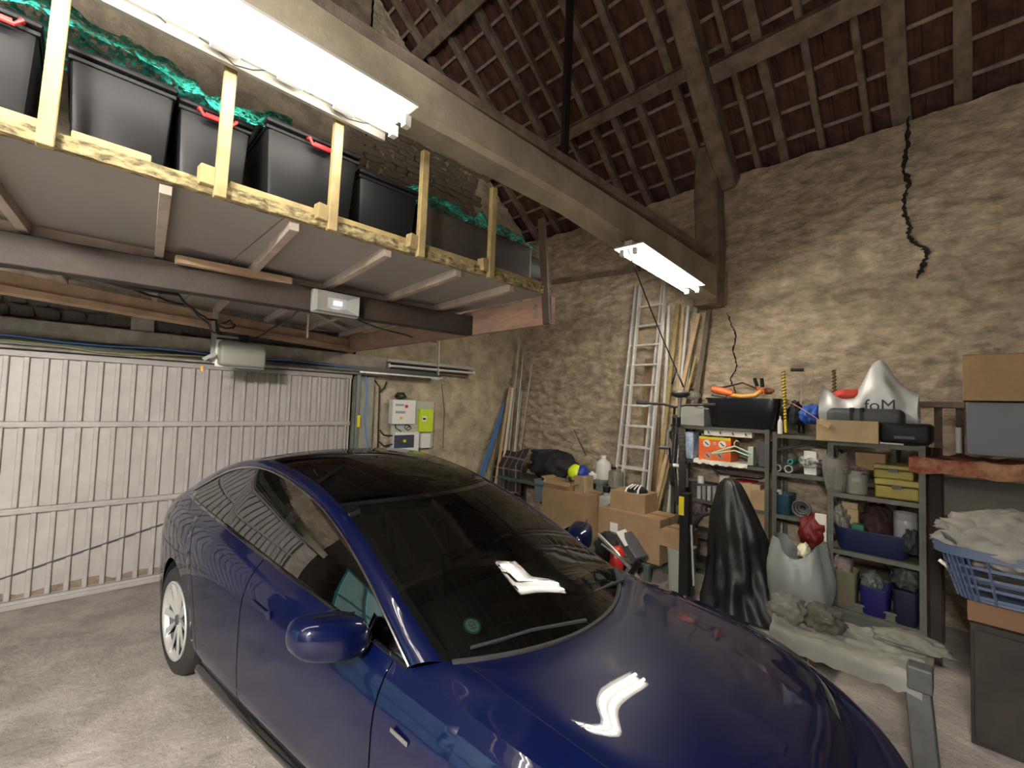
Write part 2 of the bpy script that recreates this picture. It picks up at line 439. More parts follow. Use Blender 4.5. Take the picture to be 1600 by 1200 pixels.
# clay tiles: flat panel with rolled edge, resting on the battens
def tile_mesh():
    b = B(); prof = [(-.10, .014), (-.085, .022), (-.07, .006), (-.04, 0), (.04, 0), (.065, .004), (.08, .024), (.10, .026)]
    L0, L1 = -.17, .17; th = .014
    lo = [[V((y, 0, 0)) for y in (0,)]]
    a = [[(s_, y, z+(.012 if s_ < 0 else -.012)) for y, z in prof] for s_ in (L0, L1)]
    t = [[(s_, y, z+th+(.012 if s_ < 0 else -.012)) for y, z in prof] for s_ in (L0, L1)]
    b.grid(a); b.grid(t, True)
    me = bpy.data.meshes.new('roof_tile'); b.bm.to_mesh(me); b.bm.free(); me.materials.append(tile_m); return me
TM = tile_mesh(); rot = Matrix(((ca, 0, sa, 0), (0, 1, 0, 0), (-sa, 0, ca, 0), (0, 0, 0, 1)))
rt = random.Random(5); cnt = 0; rest = []
cells = []
for i in range(-1, 22):
    s = .20+i*.30; x = RW-s*ca+.05
    if x < RX: continue
    for j in range(41):
        y = YB+.1+j*.201; cells.append((i, j, x, y))
cells.sort(key=lambda c: (c[2]-4.7)**2*1.1+(c[3]-2.6)**2*.35)
for i, j, x, y in cells:
    T = Matrix.Translation((x, y+(.1 if i % 2 else 0), roofz(x)+.15+rt.uniform(0, .006))) @ rot @ Euler((rt.uniform(-.03, .03), rt.uniform(-.012, .02), rt.uniform(-.02, .02))).to_matrix().to_4x4()
    if cnt < 300: share('roof_tile', TM, ceiling, T); cnt += 1
    else: rest.append(T)
b = B()
for T in rest:
    n0 = len(b.bm.verts); b.bm.from_mesh(TM); b.bm.verts.ensure_lookup_table()
    for v in b.bm.verts[n0:]: v.co = T @ v.co
part('roof_tiles_beyond', b, tile_m, ceiling, normals=False, kind='stuff')
# purlins and truss
def purlin(x, y0, y1, wd, hh, dy=0):
    b = B(); n = 10; rings = []
    for i in range(n+1):
        y = y0+(y1-y0)*i/n; z = roofz(x)-.10+.015*noise.noise(V((y, x, 3))); c_ = V((x, y, z))
        a = wd/2*(1+.1*noise.noise(V((y*2, x, 0)))); h = hh/2
        rings.append([c_+V((ca*p, 0, -sa*p))+V((sa*q, 0, ca*q)) for p, q in ((a, -h), (a, h), (-a, h), (-a, -h))])
    b.rings(rings); return part('purlin', b, old_wood, ceiling, smooth=False)
purlin(4.62, 2.05, DW, .13, .14); purlin(4.72, YB, 2.0, .17, .17); purlin(3.2, YB, DW, .16, .16)
b = B(); n = 14; rings = []
for i in range(n+1):
    x = XL+(RW-.03-XL)*i/n; zt = 3.64-.02*x+.012*noise.noise(V((x*2, 0, 0))); zb = 3.33-max(0, x-2.6)*.085+.02*noise.noise(V((x*1.5, 4, 0))); y0 = 2.06+.015*noise.noise(V((x*2, 9, 0)))
    rings.append([V((x, y0, zb+.03)), V((x, y0+.03, zb)), V((x, 2.26, zb)), V((x, 2.28, zt)), V((x, y0+.04, zt)), V((x, y0, zt-.04))])
b.rings(rings); tie = single('tie_beam', b, plaster_b, 'thick plastered beam crossing the barn above the loft, ending at the right wall', 'beam', smooth=False)
b = B(); b.box((1.6, 2.22, 3.66), (8.0, .22, .07), bev=.006); part('top_board', b, old_wood, tie)
# wall post + principal rafter + brace
t = thing('roof_truss', 'old timber truss leg: upright post and sloping rafter beside the right wall', 'truss', (5.35, 2.15, 3.08))
b = B(); rings = []
for i in range(9):
    z = 3.06+i*.24; c_ = V((5.37+.02*noise.noise(V((z, 1, 1))), 2.19+.03*noise.noise(V((z, 5, 1))), z)); a = .135+.01*noise.noise(V((z*3, 0, 0)))
    rings.append([c_+V((p*a, q*a, 0)) for p, q in ((1, -.8), (.8, -1), (-.8, -1), (-1, -.8), (-1, .8), (-.8, 1), (.8, 1), (1, .8))])
b.rings(rings); part('upright_post', b, old_wood, t, smooth=False)
b = B(); b.bar((5.52, 2.02, 4.55), (3.9, 2.0, 6.05), .2, .26, bev=.02); part('principal_rafter', b, old_wood, t)
b = B(); b.bar((2.62, 2.2, 3.6), (2.66, 2.2, 7.2), .035, .06); part('iron_hanger', b, black_m, t)
b = B(); b.bar(P(862, 441, x=5.52), P(1000, 420, x=5.54), .04, .07)
single('wall_rail', b, old_wood, 'dark narrow timber rail fixed across the rough wall behind the ladder', 'rail')
#@@DOOR
# garage door: ribbed up-and-over leaf
b = B(); b.box(((DX0+DX1)/2, DW-.06, DH/2+.0), (DX1-DX0-.06, .02, DH-.06)); door = struct('door_1', b, door_w)
yd = DW-.085
rails = [(.03, .07), (.79, .05), (1.50, .05), (2.085, .05)]
for z, h in rails:
    b = B(); b.box(((DX0+DX1)/2, yd-.012, z), (DX1-DX0-.07, .05, h), bev=.006, seg=1)
    b.box(((DX0+DX1)/2, yd-.042, z), (DX1-DX0-.09, .018, h*.3)); part('rail', b, door_w, door)
ribm = B(); ribm.box((0, 0, 0), (.036, .03, 1), bev=.006, seg=1); rm = bpy.data.meshes.new('rib'); ribm.bm.to_mesh(rm); rm.materials.append(door_w)
x = DX1-.2
while x > DX0+.05:
    for (z0, h0), (z1, h1) in zip(rails, rails[1:]):
        za, zb = z0+h0/2, z1-h1/2
        share('rib', rm, door, Matrix.Translation((x, yd, (za+zb)/2)) @ Matrix.Diagonal((1, 1, zb-za, 1)))
    x -= .1145
for xx in (DX1-.06, DX1-.095, DX0+.06):
    b = B(); b.box((xx, yd-.012, DH/2), (.022, .05, DH-.06), bev=.004, seg=1); part('edge_strip', b, door_w, door)
b = B(); rr = random.Random(4)
b.grid([[(DX0+.1+i*.1, yd+.012-.001, z) for z in (.07, .07+.02+.06*rr.random())] for i in range(46)])
part('rust_stain', b, M('rusty_paint', (.20, .15, .10), .8, var=.4, scale=20), door)
b = B(); b.tube([P(0, 905, y=5.47), P(265, 815, y=5.47), P(330, 790, y=5.47)], .007, 6); part('pull_cable', b, dark_g, door)
# frame posts of the door
b = B(); b.box((DX1+.04, DW-.10, 1.06), (.05, .09, 2.12), bev=.004); part('door_frame', b, M('green_grey_steel', (.16, .18, .16), .45, metal=.3), door)
b = B(); b.box((DX1+.055, DW-.152, P(545, 658, y=5.42).z), (.04, .008, .15)); part('yellow_tape', b, yellow_p, door)
# rail along the top of the door
t = thing('door_track', 'long dark steel track running along the top of the white garage door', 'track', (0, 5.34, 2.14))
b = B(); b.box((.9, 5.36, 2.165), (5.7, .07, .035), bev=.003); b.box((.9, 5.385, 2.19), (5.7, .012, .07)); part('channel', b, M('track_steel', (.07, .075, .07), .45, metal=.5), t)
b = B(); b.box((3.15, 5.33, 2.15), (1.25, .012, .02)); part('lip', b, alu, t)
b = B(); b.bar((3.72, 5.36, 2.12), (3.70, 5.36, 2.72), .05, .012); b.bar((3.60, 5.355, 2.15), (3.75, 5.355, 2.15), .01, .05); part('bracket', b, alu, t)
b = B(); b.tube([V((-1.9, 5.33, 2.21))]+[V((-1.9+i*.3, 5.33+.012*math.sin(i*2), 2.205+.012*math.sin(i*1.7))) for i in range(1, 15)]+[V((2.6, 5.38, 2.19)), V((2.66, 5.42, 2.1))], .008, 6)
b.tube([V((2.66, 5.42, 2.1)), V((2.70, 5.45, 1.9)), V((2.68, 5.45, 1.6)), V((2.72, 5.45, 1.3)), V((2.8, 5.45, 1.1)), V((2.8, 5.45, .6))], .008, 6)
single('blue_cable', b, cable_b, 'thin blue cable along the door track and down beside the jamb', 'cable', smooth='all')
b = B(); b.tube([V((-1.9+i*.25, 5.31+.01*math.sin(i), 2.155+.018*math.sin(i*1.3))) for i in range(13)], .005, 5)
single('green_wire', b, M('green_wire', (.3, .33, .1), .6), 'thin yellow-green wire sagging along the top track of the garage door', 'wire', smooth='all')
# opener
t = thing('garage_door_opener', 'grey box of the garage door opener hung above the door', 'opener', P(380, 575, y=4.6))
c0, c1 = P(345, 530, y=4.6), P(415, 576, y=4.6); cc = (c0+c1)/2
b = B(); b.box((cc.x, 4.72, cc.z), (c1.x-c0.x, .26, c0.z-c1.z-.01), bev=.025, seg=3); part('housing', b, M('opener_grey', (.23, .22, .19), .45), t, smooth=True)
b = B(); b.box((cc.x, 4.70, cc.z), (c1.x-c0.x+.03, .02, c0.z-c1.z+.015), bev=.008); part('rim', b, white_p, t)
b = B(); b.bar((c0.x-.03, 4.72, 2.08), (c0.x-.03, 4.72, 2.57), .012, .04); b.bar((c0.x-.03, 4.6, 2.16), (c0.x-.12, 4.6, 2.10), .02, .03); b.bar((c0.x-.02, 4.74, 2.33), (c0.x+.2, 4.74, 2.33), .03, .02); part('mounting_bracket', b, steel_g, t)
b = B(); b.cyl((cc.x+.02, 4.7, 2.30), (cc.x+.02, 4.7, 2.36), .04, n=14); part('gear', b, black_p, t)
b = B(); b.cyl(P(316, 572, y=4.6), P(316, 580, y=4.6), .015, n=10); part('bulb', b, M('amber', (.7, .35, .05), .4), t)
for i, (pts, lb) in enumerate([
    ([P(275, 455, y=3.6), P(300, 480, y=3.8), P(325, 505, y=4.1), P(335, 520, y=4.6)], 'black cable hanging from the brown beam to the left of the opener box'),
    ([P(180, 440, y=3.6), P(250, 465, y=3.8), P(290, 475, y=4.0), P(320, 495, y=4.3), P(338, 500, y=4.5), P(338, 520, y=4.6)], 'thin black cable looping under the loft towards the opener box'),
    ([P(345, 505, y=4.5), P(360, 500, y=4.5), P(368, 508, y=4.5), P(358, 513, y=4.5), P(340, 507, y=4.5), P(342, 520, y=4.6)], 'small coil of black cable just above the opener box'),
    ([P(395, 530, y=4.6), P(420, 515, y=4.4), P(450, 497, y=4.0), P(470, 484, y=3.2), P(490, 480, y=3.0)], 'black cable from the opener box up to the grey floodlight')]):
    b = B(); q = []
    for a, c_ in zip(pts, pts[1:]): q += sag(a, c_, .01, 4, .006)[:-1]
    q.append(pts[-1]); b.tube(q, .008, 6); single('cable', b, cable_k, lb, 'cable', smooth='all')
b = B(); q = [P(0, 412, y=3.24), P(120, 425, y=3.24), P(200, 447, y=3.24), P(280, 458, y=3.24)]; b.tube(q, .018, 8)
single('conduit', b, cable_k, 'thick black sheathed cable under the dark brown beam, at the left edge', 'cable', smooth='all')
# floodlight
c0, c1 = P(491, 449, y=2.93), P(562, 498, y=2.93); cc = (c0+c1)/2
t = thing('floodlight', 'square grey floodlight fixed to the front of the dark brown beam', 'floodlight', (cc.x, 2.95, c1.z))
fw_, fh_ = c1.x-c0.x, c0.z-c1.z
b = B(); b.box((cc.x, 2.965, cc.z), (fw_, .05, fh_), bev=.012); part('housing', b, M('flood_grey', (.30, .29, .26), .4), t)
b = B(); z0_, y0_ = cc.z, 2.938
o4 = [(-.46, -.44), (.46, -.44), (.46, .44), (-.46, .44)]; i4 = [(k*.42, l*.42) for k, l in o4]
rA = [V((cc.x+a*fw_*.97, y0_-.03, z0_+c_*fh_*.97)) for a, c_ in o4]; rB = [V((cc.x+a*fw_*1.0, y0_-.004, z0_+c_*fh_*1.0)) for a, c_ in i4]
b.rings([[V((cc.x+a*fw_*1.06, y0_+.004, z0_+c_*fh_*1.06)) for a, c_ in o4], rA, rB], cap=False); part('reflector', b, M('reflector', (.55, .54, .50), .25, metal=.5), t)
b = B(); b.box((cc.x, y0_-.012, z0_), (fw_*.18, .006, fh_*.18)); part('led_chip', b, M_emit('led_glow', (.8, .8, 1), 1.3), t)
b = B(); b.box((cc.x, y0_-.004, z0_), (fw_*.42, .006, fh_*.42)); part('back_plate', b, M('reflector_grey', (.4, .4, .38), .4), t)
# pipe / strap near the floodlight
b = B(); b.bar(P(482, 487, y=4.4), P(480, 528, y=4.4), .03, .006, up=(1, 0, 0)); single('hanging_strap', b, white_p, 'short pale metal strap hanging from the loft beside the floodlight', 'strap')
#@@LAMPS
tube_on = M_emit('lit_tube', (1.0, .93, .81), TUBE*.36)
lamp_body = M('lamp_enamel', (.45, .44, .41), .4)
def lamp(a, c_, lit, label, extra=False, em=None, face=None):
    a, c_ = V(a), V(c_); d = (c_-a).normalized(); L = (c_-a).length
    sd = d.cross(V((0, 0, 1))).normalized(); up = sd.cross(d)
    if face: up = -V(face).normalized(); sd = d.cross(up).normalized()
    t = thing('fluorescent_lamp', label, 'lamp', (a+c_)/2+up*.06)
    b = B(); b.bar(a+up*.05, c_+up*.05, .30 if face else .26, .012, up=tuple(up)); b.bar(a+up*.075, c_+up*.075, .07, .035, up=tuple(up), bev=.004); part('tray', b, lamp_body, t)
    if extra: b = B(); b.bar(a+up*.048-sd*.13, c_+up*.048-sd*.13, .12, .014, up=tuple(up)); b.bar(a+up*.03-sd*.17, c_+up*.03-sd*.17, .02, .05, up=tuple(up)); part('side_tray', b, M('side_tray_cream', (.22, .21, .18), .5), t)
    for s_ in (-1, 1):
        b = B(); b.cyl(a+d*.03+sd*.055*s_, c_-d*.03+sd*.055*s_, .014, n=12); part('tube', b, (em or tube_on) if lit else M('unlit_tube', (.8, .8, .78), .25), t)
        for e in (a+d*.015, c_-d*.015):
            b = B(); b.bar(e+sd*.055*s_-d*.015, e+sd*.055*s_+d*.015, .034, .05); part('lamp_holder', b, white_p, t)
    if extra:
        for k in (.30, .58, .72, .86):
            q = a+d*L*k+up*.03-sd*(.105+random.uniform(-.01, .01)); b = B(); b.bar(q-d*.05, q+d*.05, .05, .04, bev=.005); part('ballast', b, grey_p, t)
        for k in range(4):
            b = B(); pp = [a+d*L*(.05+.24*k)+up*.02-sd*.12]
            for j in range(1, 6): pp.append(pp[0]+d*.06*j+up*random.uniform(-.02, .01)+sd*random.uniform(-.03, .03))
            b.tube(pp, .003, 5); part('wire', b, cable_k, t)
    return t
LA, LB = V((-.62, 1.80, 3.07)), V((1.02, 1.84, 3.07))
lamp(LA, LB, True, 'lit twin-tube fluorescent lamp above the loft rail, nearest the camera', True)
L2A, L2B = P(981, 393, z=3.08), P(1082, 455, z=3.08)
lamp(LA-V((1.62, .03, 0)), LA-V((.06, 0, 0)), True, 'added lit twin-tube lamp out of view, left of the near one')  # added lamp, out of view: brings more light to door and floor
lamp(L2A, L2B, True, 'lit twin-tube fluorescent lamp hanging before the tall ladder', em=M_emit('lit_tube_old', (1.0, .93, .81), TUBE*1.0))
lamp(V((-2.12, -.73, 2.75)), V((-.88, .13, 2.75)), True, 'added lit twin-tube lamp out of view, behind the camera on the left', em=M_emit('added_lamp_tube', (1.0, .96, .90), TUBE*16), face=(-.45, .65, -.6))  # unseen lamp added to brighten door and floor; tray tilted to spare the shelves
t3 = lamp(P(603, 571, y=5.42), P(738, 583, y=5.42), False, 'unlit fluorescent lamp on the rough wall right of the garage door')
b = B(); b.box((3.62, 5.5, 2.26), (1.5, .04, .1)); single('lamp_board', b, M('lamp_board', (.2, .13, .09), .8, var=.3), 'brown wooden board on the wall behind the unlit lamp', 'board')
for q0, q1, lb in ((LA.lerp(LB, .15), None, 'left'), (LA.lerp(LB, .9), None, 'right')):
    b = B(); b.tube([q0+V((0, 0, .08)), V((q0.x, 2.1, 3.34))], .004, 5); single('hanging_wire', b, cable_k, 'thin wire holding the %s end of the near lit lamp to the beam' % lb, 'wire')
for q0, lb in ((L2A.lerp(L2B, .1), 'left'), (L2A.lerp(L2B, .88), 'right')):
    b = B(); b.tube([q0+V((0, 0, .08)), V((q0.x, 2.1, 3.25))], .004, 5); single('hanging_wire', b, cable_k, 'thin wire holding the %s end of the far lit lamp to the beam' % lb, 'wire')
#@@LOFT
t = thing('storage_loft', 'wooden storage loft above the garage door with pine uprights along its edge', 'loft', (.5, 3.8, 2.38))
loft = t; LX0, LX1, LY0, LY1 = -1.9, 2.38, 2.08, 5.40; TOPZ = 2.60
def backy(x): return LY1-(2.4-x)*.34
def slab(x0, x1, z0, z1, m, name):
    b = B(); q = [(x0, LY0), (x1, LY0), (x1, backy(x1)), (x0, backy(x0))]
    b.rings([[V((x, y, z0)) for x, y in q], [V((x, y, z1)) for x, y in q]]); return part(name, b, m, t)
for a, c_ in ((LX0, -.55), (-.55, .62), (.62, LX1)): slab(a+.003, c_-.003, TOPZ-.003, TOPZ+.015, panel_u, 'floor_panel')
slab(LX0, LX1, TOPZ+.018, TOPZ+.038, panel_u, 'top_panel')
# chipped board edge at the front
b = B(); xs = np.arange(LX0, LX1, .02); rows = []
re = random.Random(8)
for x in xs:
    yo = LY0-.012+.006*noise.noise(V((x*30, 0, 0)))+re.uniform(-.003, .003)
    rows.append([(x, LY0+.02, TOPZ-.018+.004*noise.noise(V((x*20, 3, 0)))), (x, yo, TOPZ-.016), (x, yo-.005*re.random(), TOPZ), (x, yo+.004*re.random(), TOPZ+.018), (x, yo, TOPZ+.034), (x, LY0+.03, TOPZ+.038)])
b.grid(rows); part('board_edge', b, osb, t)
for a, c_ in ((-1.9, -.12), (-.06, .15), (.4, .77), (.82, 1.24), (1.3, 1.74), (1.8, 2.3)):
    b = B(); b.bar((a, LY0+.03, TOPZ+.052), (c_, LY0+.03, TOPZ+.052), .045, .03, bev=.003); part('edge_batten', b, pine, t)
posts = [(-1.05, 3.3), (-.58, 3.3), (-.115, 3.14), (.36, 3.14), (.80, 3.16), (1.275, 3.16), (1.775, 3.14)]
for x, zt in posts:
    b = B(); b.bar((x, LY0-.03, TOPZ-.03), (x+.012, LY0-.02, zt), .042, .034, up=(0, 1, 0), bev=.003); part('upright', b, pine, t)
    if x < .3: continue
    b = B(); b.box((x-.045, LY0-.015, TOPZ+.045), (.05, .05, .075), bev=.004, rot=(0, random.uniform(-.2, .2), .1)); part('cleat', b, pine, t)
b = B(); b.bar((2.31, LY0-.03, 2.37), (2.29, LY0+.03, 3.12), .03, .05); part('iron_upright', b, M('rusty_iron', (.06, .035, .025), .8), t)
# joists under the loft
for x in (-1.35, -.75, -.22, .30, .76, 1.22, 1.68, 2.12):
    b = B(); b.bar((x-.1, LY0+.03, TOPZ-.028), (x+.12, backy(x)-.02, TOPZ-.028), .04, .05, bev=.002); part('joist', b, M('pale_joist', (.45, .36, .29), .75, var=.2, scale=6), t)
b = B(); b.bar((LX0, 3.30, TOPZ-.03), (LX1, 3.10, TOPZ-.03), .045, .05); part('cross_batten', b, M('pale_joist', (0, 0, 0)), t)
b = B(); b.bar((LX0, 3.33, 2.455), (2.37, 2.98, 2.455), .10, .155, bev=.004); part('main_beam', b, brown_b, t)
b = B(); b.bar((.95, 3.05, 2.545), (.35, 3.02, 2.53), .05, .04); part('wood_block', b, orange_w, t)
b = B(); b.box((LX1+.01, (LY0+LY1)/2-.0, 2.48), (.05, LY1-LY0+.02, .20), bev=.004); part('end_joist', b, pink_w, t)
b = B(); b.bar((LX0, backy(LX0)-.02, 2.50), (LX1, LY1-.03, 2.46), .06, .15, bev=.004); part('wall_ledger', b, orange_w, t)
b = B(); b.bar((LX0, backy(LX0)-.07, 2.45), (LX1, LY1-.09, 2.42), .03, .05, bev=.004); part('ledger_strip', b, orange_w, t)
b = B(); b.bar((1.15, 3.7, 2.56), (2.1, 4.8, 2.56), .06, .012); part('diagonal_board', b, M('grey_board', (.4, .36, .33), .7), t)
for i in range(3):
    b = B(); b.box((LX1-.02, LY0+.12+i*.0, 2.44+i*.04), (.065, .012, .012)); part('screw', b, steel_g, t)
b = B(); b.tube(sag(P(683, 535, y=4.2), P(560, 500, y=3.4), .02, 6, .01), .006, 5); part('wire', b, cable_k, t)
# storage totes on the loft
def tote(x0, x1, y0, dy, z0, z1, label, handle=None, lid_over=.015, rot=0):
    t = thing('storage_tote', label, 'storage box', ((x0+x1)/2, y0+dy/2, z0), rot, 'black totes on the loft')
    wx = x1-x0; h = z1-z0
    b = B(); b.box((0, 0, h*.46), (wx, dy, h*.92), taper=.9, bev=.02); part('body', b, black_p, t, world=False, smooth=True)
    b = B(); b.box((0, 0, h*.88), (wx+.01, dy+.01, .016), bev=.004); part('rib_band', b, black_p, t, world=False)
    b = B(); b.box((0, 0, h*.96), (wx+.02, dy+lid_over*2, h*.07), bev=.012); part('lid', b, black_p, t, world=False, smooth=True)
    if handle:
        hx, hw, d_ = handle
        b = B(); cy = -dy/2-.02
        b.tube([(hx-hw/2, cy+.015, h*.92), (hx-hw/2, cy-.012, h*.90), (hx-hw/2+.015, cy-.015, h*.83), (hx+hw/2-.015, cy-.015, h*.83), (hx+hw/2, cy-.012, h*.90), (hx+hw/2, cy+.015, h*.92)], .007, 8)
        b.tube([(hx-hw/2+.02, cy-.012, h*.86), (hx+hw/2-.02, cy-.012, h*.86)], .006, 6)
        part('handle', b, red_p, t, world=False)
    return t
TZ = TOPZ+.07
tote(-.98, -.50, 2.16, .55, TZ, 3.03, 'black tote with red handle, partly cut by the left photo edge', (.33-.3, .12, 0))
tote(-.49, -.155, 2.16, .55, TZ, 3.02, 'black tote left of the first pine upright, with a red handle', (.05, .16, 0))
tote(-.08, .215, 2.18, .6, TZ, 3.00, 'black lidded tote right of the first pine upright, no handle showing')
tote(.235, .49, 2.22, .5, TZ, 3.0, 'narrow black tote with red handle behind the second pine upright', (-.0, .13, 0))
tote(.54, .96, 2.16, .55, TZ, 3.04, 'tall black tote with rounded lid and red handle between uprights', (.02, .12, 0))
tote(.99, 1.34, 2.2, .55, TZ, 3.0, 'black tote with a clear strip, left of the fourth pine upright')
b = B(); b.box((1.86, 2.55, 2.81), (.98, .6, .32), bev=.02, rot=(0, .0, 0)); single('brown_box', b, M('dark_brown_box', (.045, .035, .025), .7, var=.3, scale=5), 'long dark brown box on the loft under the green net', 'box')
b = B(); b.cyl((2.37, 2.45, 2.83), (2.52, 2.45, 2.83), .155, n=24); brl = single('barrel', b, M('dark_barrel', (.03, .035, .03), .6), 'dark barrel lying on the loft corner', 'barrel')
b = B(); b.lathe([(.158, 0), (.163, .012), (.158, .024), (.12, .026), (0.01, .02)], 24, c=(2.52, 2.45, 2.83), axis='x'); part('barrel_lid', b, white_p, brl, label='pale round lid')
def net(pts, wd, name, label, amp=.03, seed=0):
    b = B(); rows = []
    n = 60; pts = [V(p) for p in pts]; T_ = np.linspace(0, 1, len(pts)); q = spline(T_, [tuple(p) for p in pts], np.linspace(0, 1, n))
    for i, c_ in enumerate(q):
        rows.append([(c_[0]+amp*noise.noise(V((i*.3, j*.9, seed))), c_[1]+(j/8-.35)*wd, c_[2]+amp*noise.noise(V((i*.25, j*.7, seed+7)))*1.3-(.10*(j/8-.2)**2 if j > 1 else .05*(2-j))) for j in range(9)])
    b.grid(rows); m = M_net; return single(name, b, m, label, 'net', smooth='all')
M_net = bpy.data.materials.new('net_mesh'); M_net.use_nodes = True
_nt = M_net.node_tree; _b = _nt.nodes['Principled BSDF']; _b.inputs['Base Color'].default_value = (.04, .48, .36, 1); _b.inputs['Roughness'].default_value = .5
_tr = _nt.nodes.new('ShaderNodeBsdfTransparent'); _mx = _nt.nodes.new('ShaderNodeMixShader'); _n = _nt.nodes.new('ShaderNodeTexNoise'); _n.inputs['Scale'].default_value = 55
_tc = _nt.nodes.new('ShaderNodeTexCoord'); _rp = _nt.nodes.new('ShaderNodeValToRGB'); _rp.color_ramp.elements[0].position = .40; _rp.color_ramp.elements[1].position = .56
_nt.links.new(_tc.outputs['Object'], _n.inputs[0]); _nt.links.new(_n.outputs[0], _rp.inputs[0]); _nt.links.new(_rp.outputs[0], _mx.inputs[0])
_nt.links.new(_tr.outputs[0], _mx.inputs[1]); _nt.links.new(_b.outputs[0], _mx.inputs[2]); _nt.links.new(_mx.outputs[0], _nt.nodes['Material Output'].inputs[0])
net([(-.5, 2.32, 3.16), (-.15, 2.32, 3.16), (.1, 2.32, 3.15), (.3, 2.32, 3.10), (.45, 2.32, 3.08), (.6, 2.35, 3.13), (.8, 2.4, 3.11)], .42, 'garden_net', 'green garden net lying over the black totes', .05, 1)
net([(1.28, 2.36, 3.07), (1.5, 2.36, 3.08), (1.7, 2.36, 3.05), (1.95, 2.36, 3.06), (2.2, 2.36, 3.05), (2.36, 2.36, 3.02)], .45, 'garden_net', 'green garden net draped over the dark brown box', .05, 5)
#@@CAR
# ---- car: built in its own frame (x forward from the rear axle, y left, z up)
CARX, CARY, CARH = 1.436, 3.715, math.radians(-83.3)
car = thing('car', 'dark blue electric saloon car with black glass roof and silver wheels', 'car', (CARX, CARY, 0), CARH)
paint = bpy.data.materials.new('blue_paint'); paint.use_nodes = True
_p = paint.node_tree.nodes['Principled BSDF']; _p.inputs['Base Color'].default_value = (.0005, .0022, .022, 1); _p.inputs['Metallic'].default_value = .0; _p.inputs['Specular IOR Level'].default_value = .08
_p.inputs['Roughness'].default_value = .38; _p.inputs['Coat Weight'].default_value = 1.0; _p.inputs['Coat Roughness'].default_value = .015; _p.inputs['Coat IOR'].default_value = 1.42
gblack = M('gloss_black', (.006, .006, .007), .08, coat=1)
mblack = M('matt_black', (.012, .012, .012), .7)
glass_s = M_glass('side_glass', (.22, .25, .25), 0, 2.6)
glass_w = M_glass('windscreen_glass', (.30, .33, .32), 0, 1.55, .003)
glass_r = M_glass('roof_glass', (.03, .03, .032), .01, 1.62)
chrome = M('dark_chrome', (.5, .5, .52), .15, metal=1)
PL = [(3.72, 0, .62, .22), (3.71, .25, .63, .21), (3.665, .48, .65, .19), (3.57, .655, .69, .16), (3.39, .785, .755, .125), (3.15, .862, .82, .11), (2.875, .893, .865, .10), (2.5, .902, .90, .10), (2.1, .907, .935, .105),
      (1.6, .915, .965, .11), (1.0, .922, .992, .115), (.5, .922, 1.015, .12), (0, .912, 1.04, .13), (-.4, .885, 1.06, .14), (-.7, .82, 1.065, .15), (-.88, .69, 1.05, .15), (-.955, .45, 1.04, .13), (-.975, 0, 1.035, .12)]
PLa = np.array(PL); _seg = np.r_[0, np.cumsum(np.hypot(np.diff(PLa[:, 0]), np.diff(PLa[:, 1])))]
TT = np.linspace(0, _seg[-1], 900); PF = spline(_seg, PLa, TT)
def plan(t): return np.array([np.interp(t, TT, PF[:, k]) for k in range(4)])
def t_of_x(x):      # on the long side, x falls with t
    i0 = np.argmin(abs(PF[:, 1]-.62)) if False else 0
    return float(np.interp(-x, -PF[:, 0], TT))
WR, AR = .335, .375
def zbot(x, y):
    base = .20 if -.6 < x < 3.2 else .20+.06*min(1, max(0, (x-3.2)/.3, (-.6-x)/.25))
    for xc in (0, 2.875):
        d = abs(x-xc)
        if d < AR and y > .55: return .335+math.sqrt(AR*AR-d*d)
    return base
OV = [(0, .075), (.06, .035), (.14, .012), (.3, .003), (.5, -.0), (.66, .002), (.76, .010), (.85, .028), (.93, .060), (1.0, .105)]
OVa = np.array(OV)
def side_pt(tb, tt, v, k=2.2, lift=0):
    pb = plan(tb); pt = plan(tt)
    zb = zbot(pb[0], pb[1]); z = zb+(pt[2]-zb)*v
    zn0 = .2 if zb > .3 else zb
    t = tb+(tt-tb)*max(0, (z-zn0)/(pt[2]-zn0))**k; p = plan(t); q = plan(t+.01); q0 = plan(t-.01)
    tx, ty = q[0]-q0[0], q[1]-q0[1]; L = math.hypot(tx, ty); nx, ny = -ty/L, tx/L
    if nx*(p[0]-1.4)+ny*p[1] < 0: nx, ny = -nx, -ny
    zn = .2 if zb > .3 else zb
    vv = (z-zn)/(pt[2]-zn)
    off = float(np.interp(vv, OVa[:, 0], OVa[:, 1]))
    if vv > .76: off = off/.105*p[3] if vv > .99 else np.interp(vv, OVa[:, 0], OVa[:, 1])*(1+(p[3]/.105-1)*(vv-.76)/.24)
    off -= lift
    return (p[0]-nx*off, max(0, p[1]-ny*off) if p[1] > .01 else 0, z)
VL = sorted(set([0, .03, .06, .1, .14, .2, .3, .4, .5, .58, .66, .71, .76, .80, .84, .87, .90, .93, .95, .97, .985, 1.0]))
def cp(x, y, z): return V((x, y, z))
def mirror_rows(rows, s): return [[(x, y*s, z) for x, y, z in r] for r in rows]
def cpart(name, rows, m, s, smooth='all', label=None, parent=None):
    b = B(); b.grid(mirror_rows(rows, s), flip=(s < 0)); bm = b.bm
    bmesh.ops.remove_doubles(bm, verts=bm.verts, dist=.0004)
    o = part(name, b, m, parent or car, smooth=smooth, world=False, label=label); return o
def cols(x0, x1, n):
    t0, t1 = t_of_x(x0), t_of_x(x1); return list(np.linspace(t0, t1, n))
def arch_cols(xc): return [t_of_x(xc+AR*1.0005)]+[t_of_x(xc+AR*math.cos(a)*.9995) for a in np.linspace(0, PI, 33)]+[t_of_x(xc-AR*1.0005)]
def sidepatch(name, pairs, s, m=None):
    rows = [[side_pt(tb, tt, v) for v in VL] for tb, tt in pairs]
    return cpart(name, rows, m or paint, s)
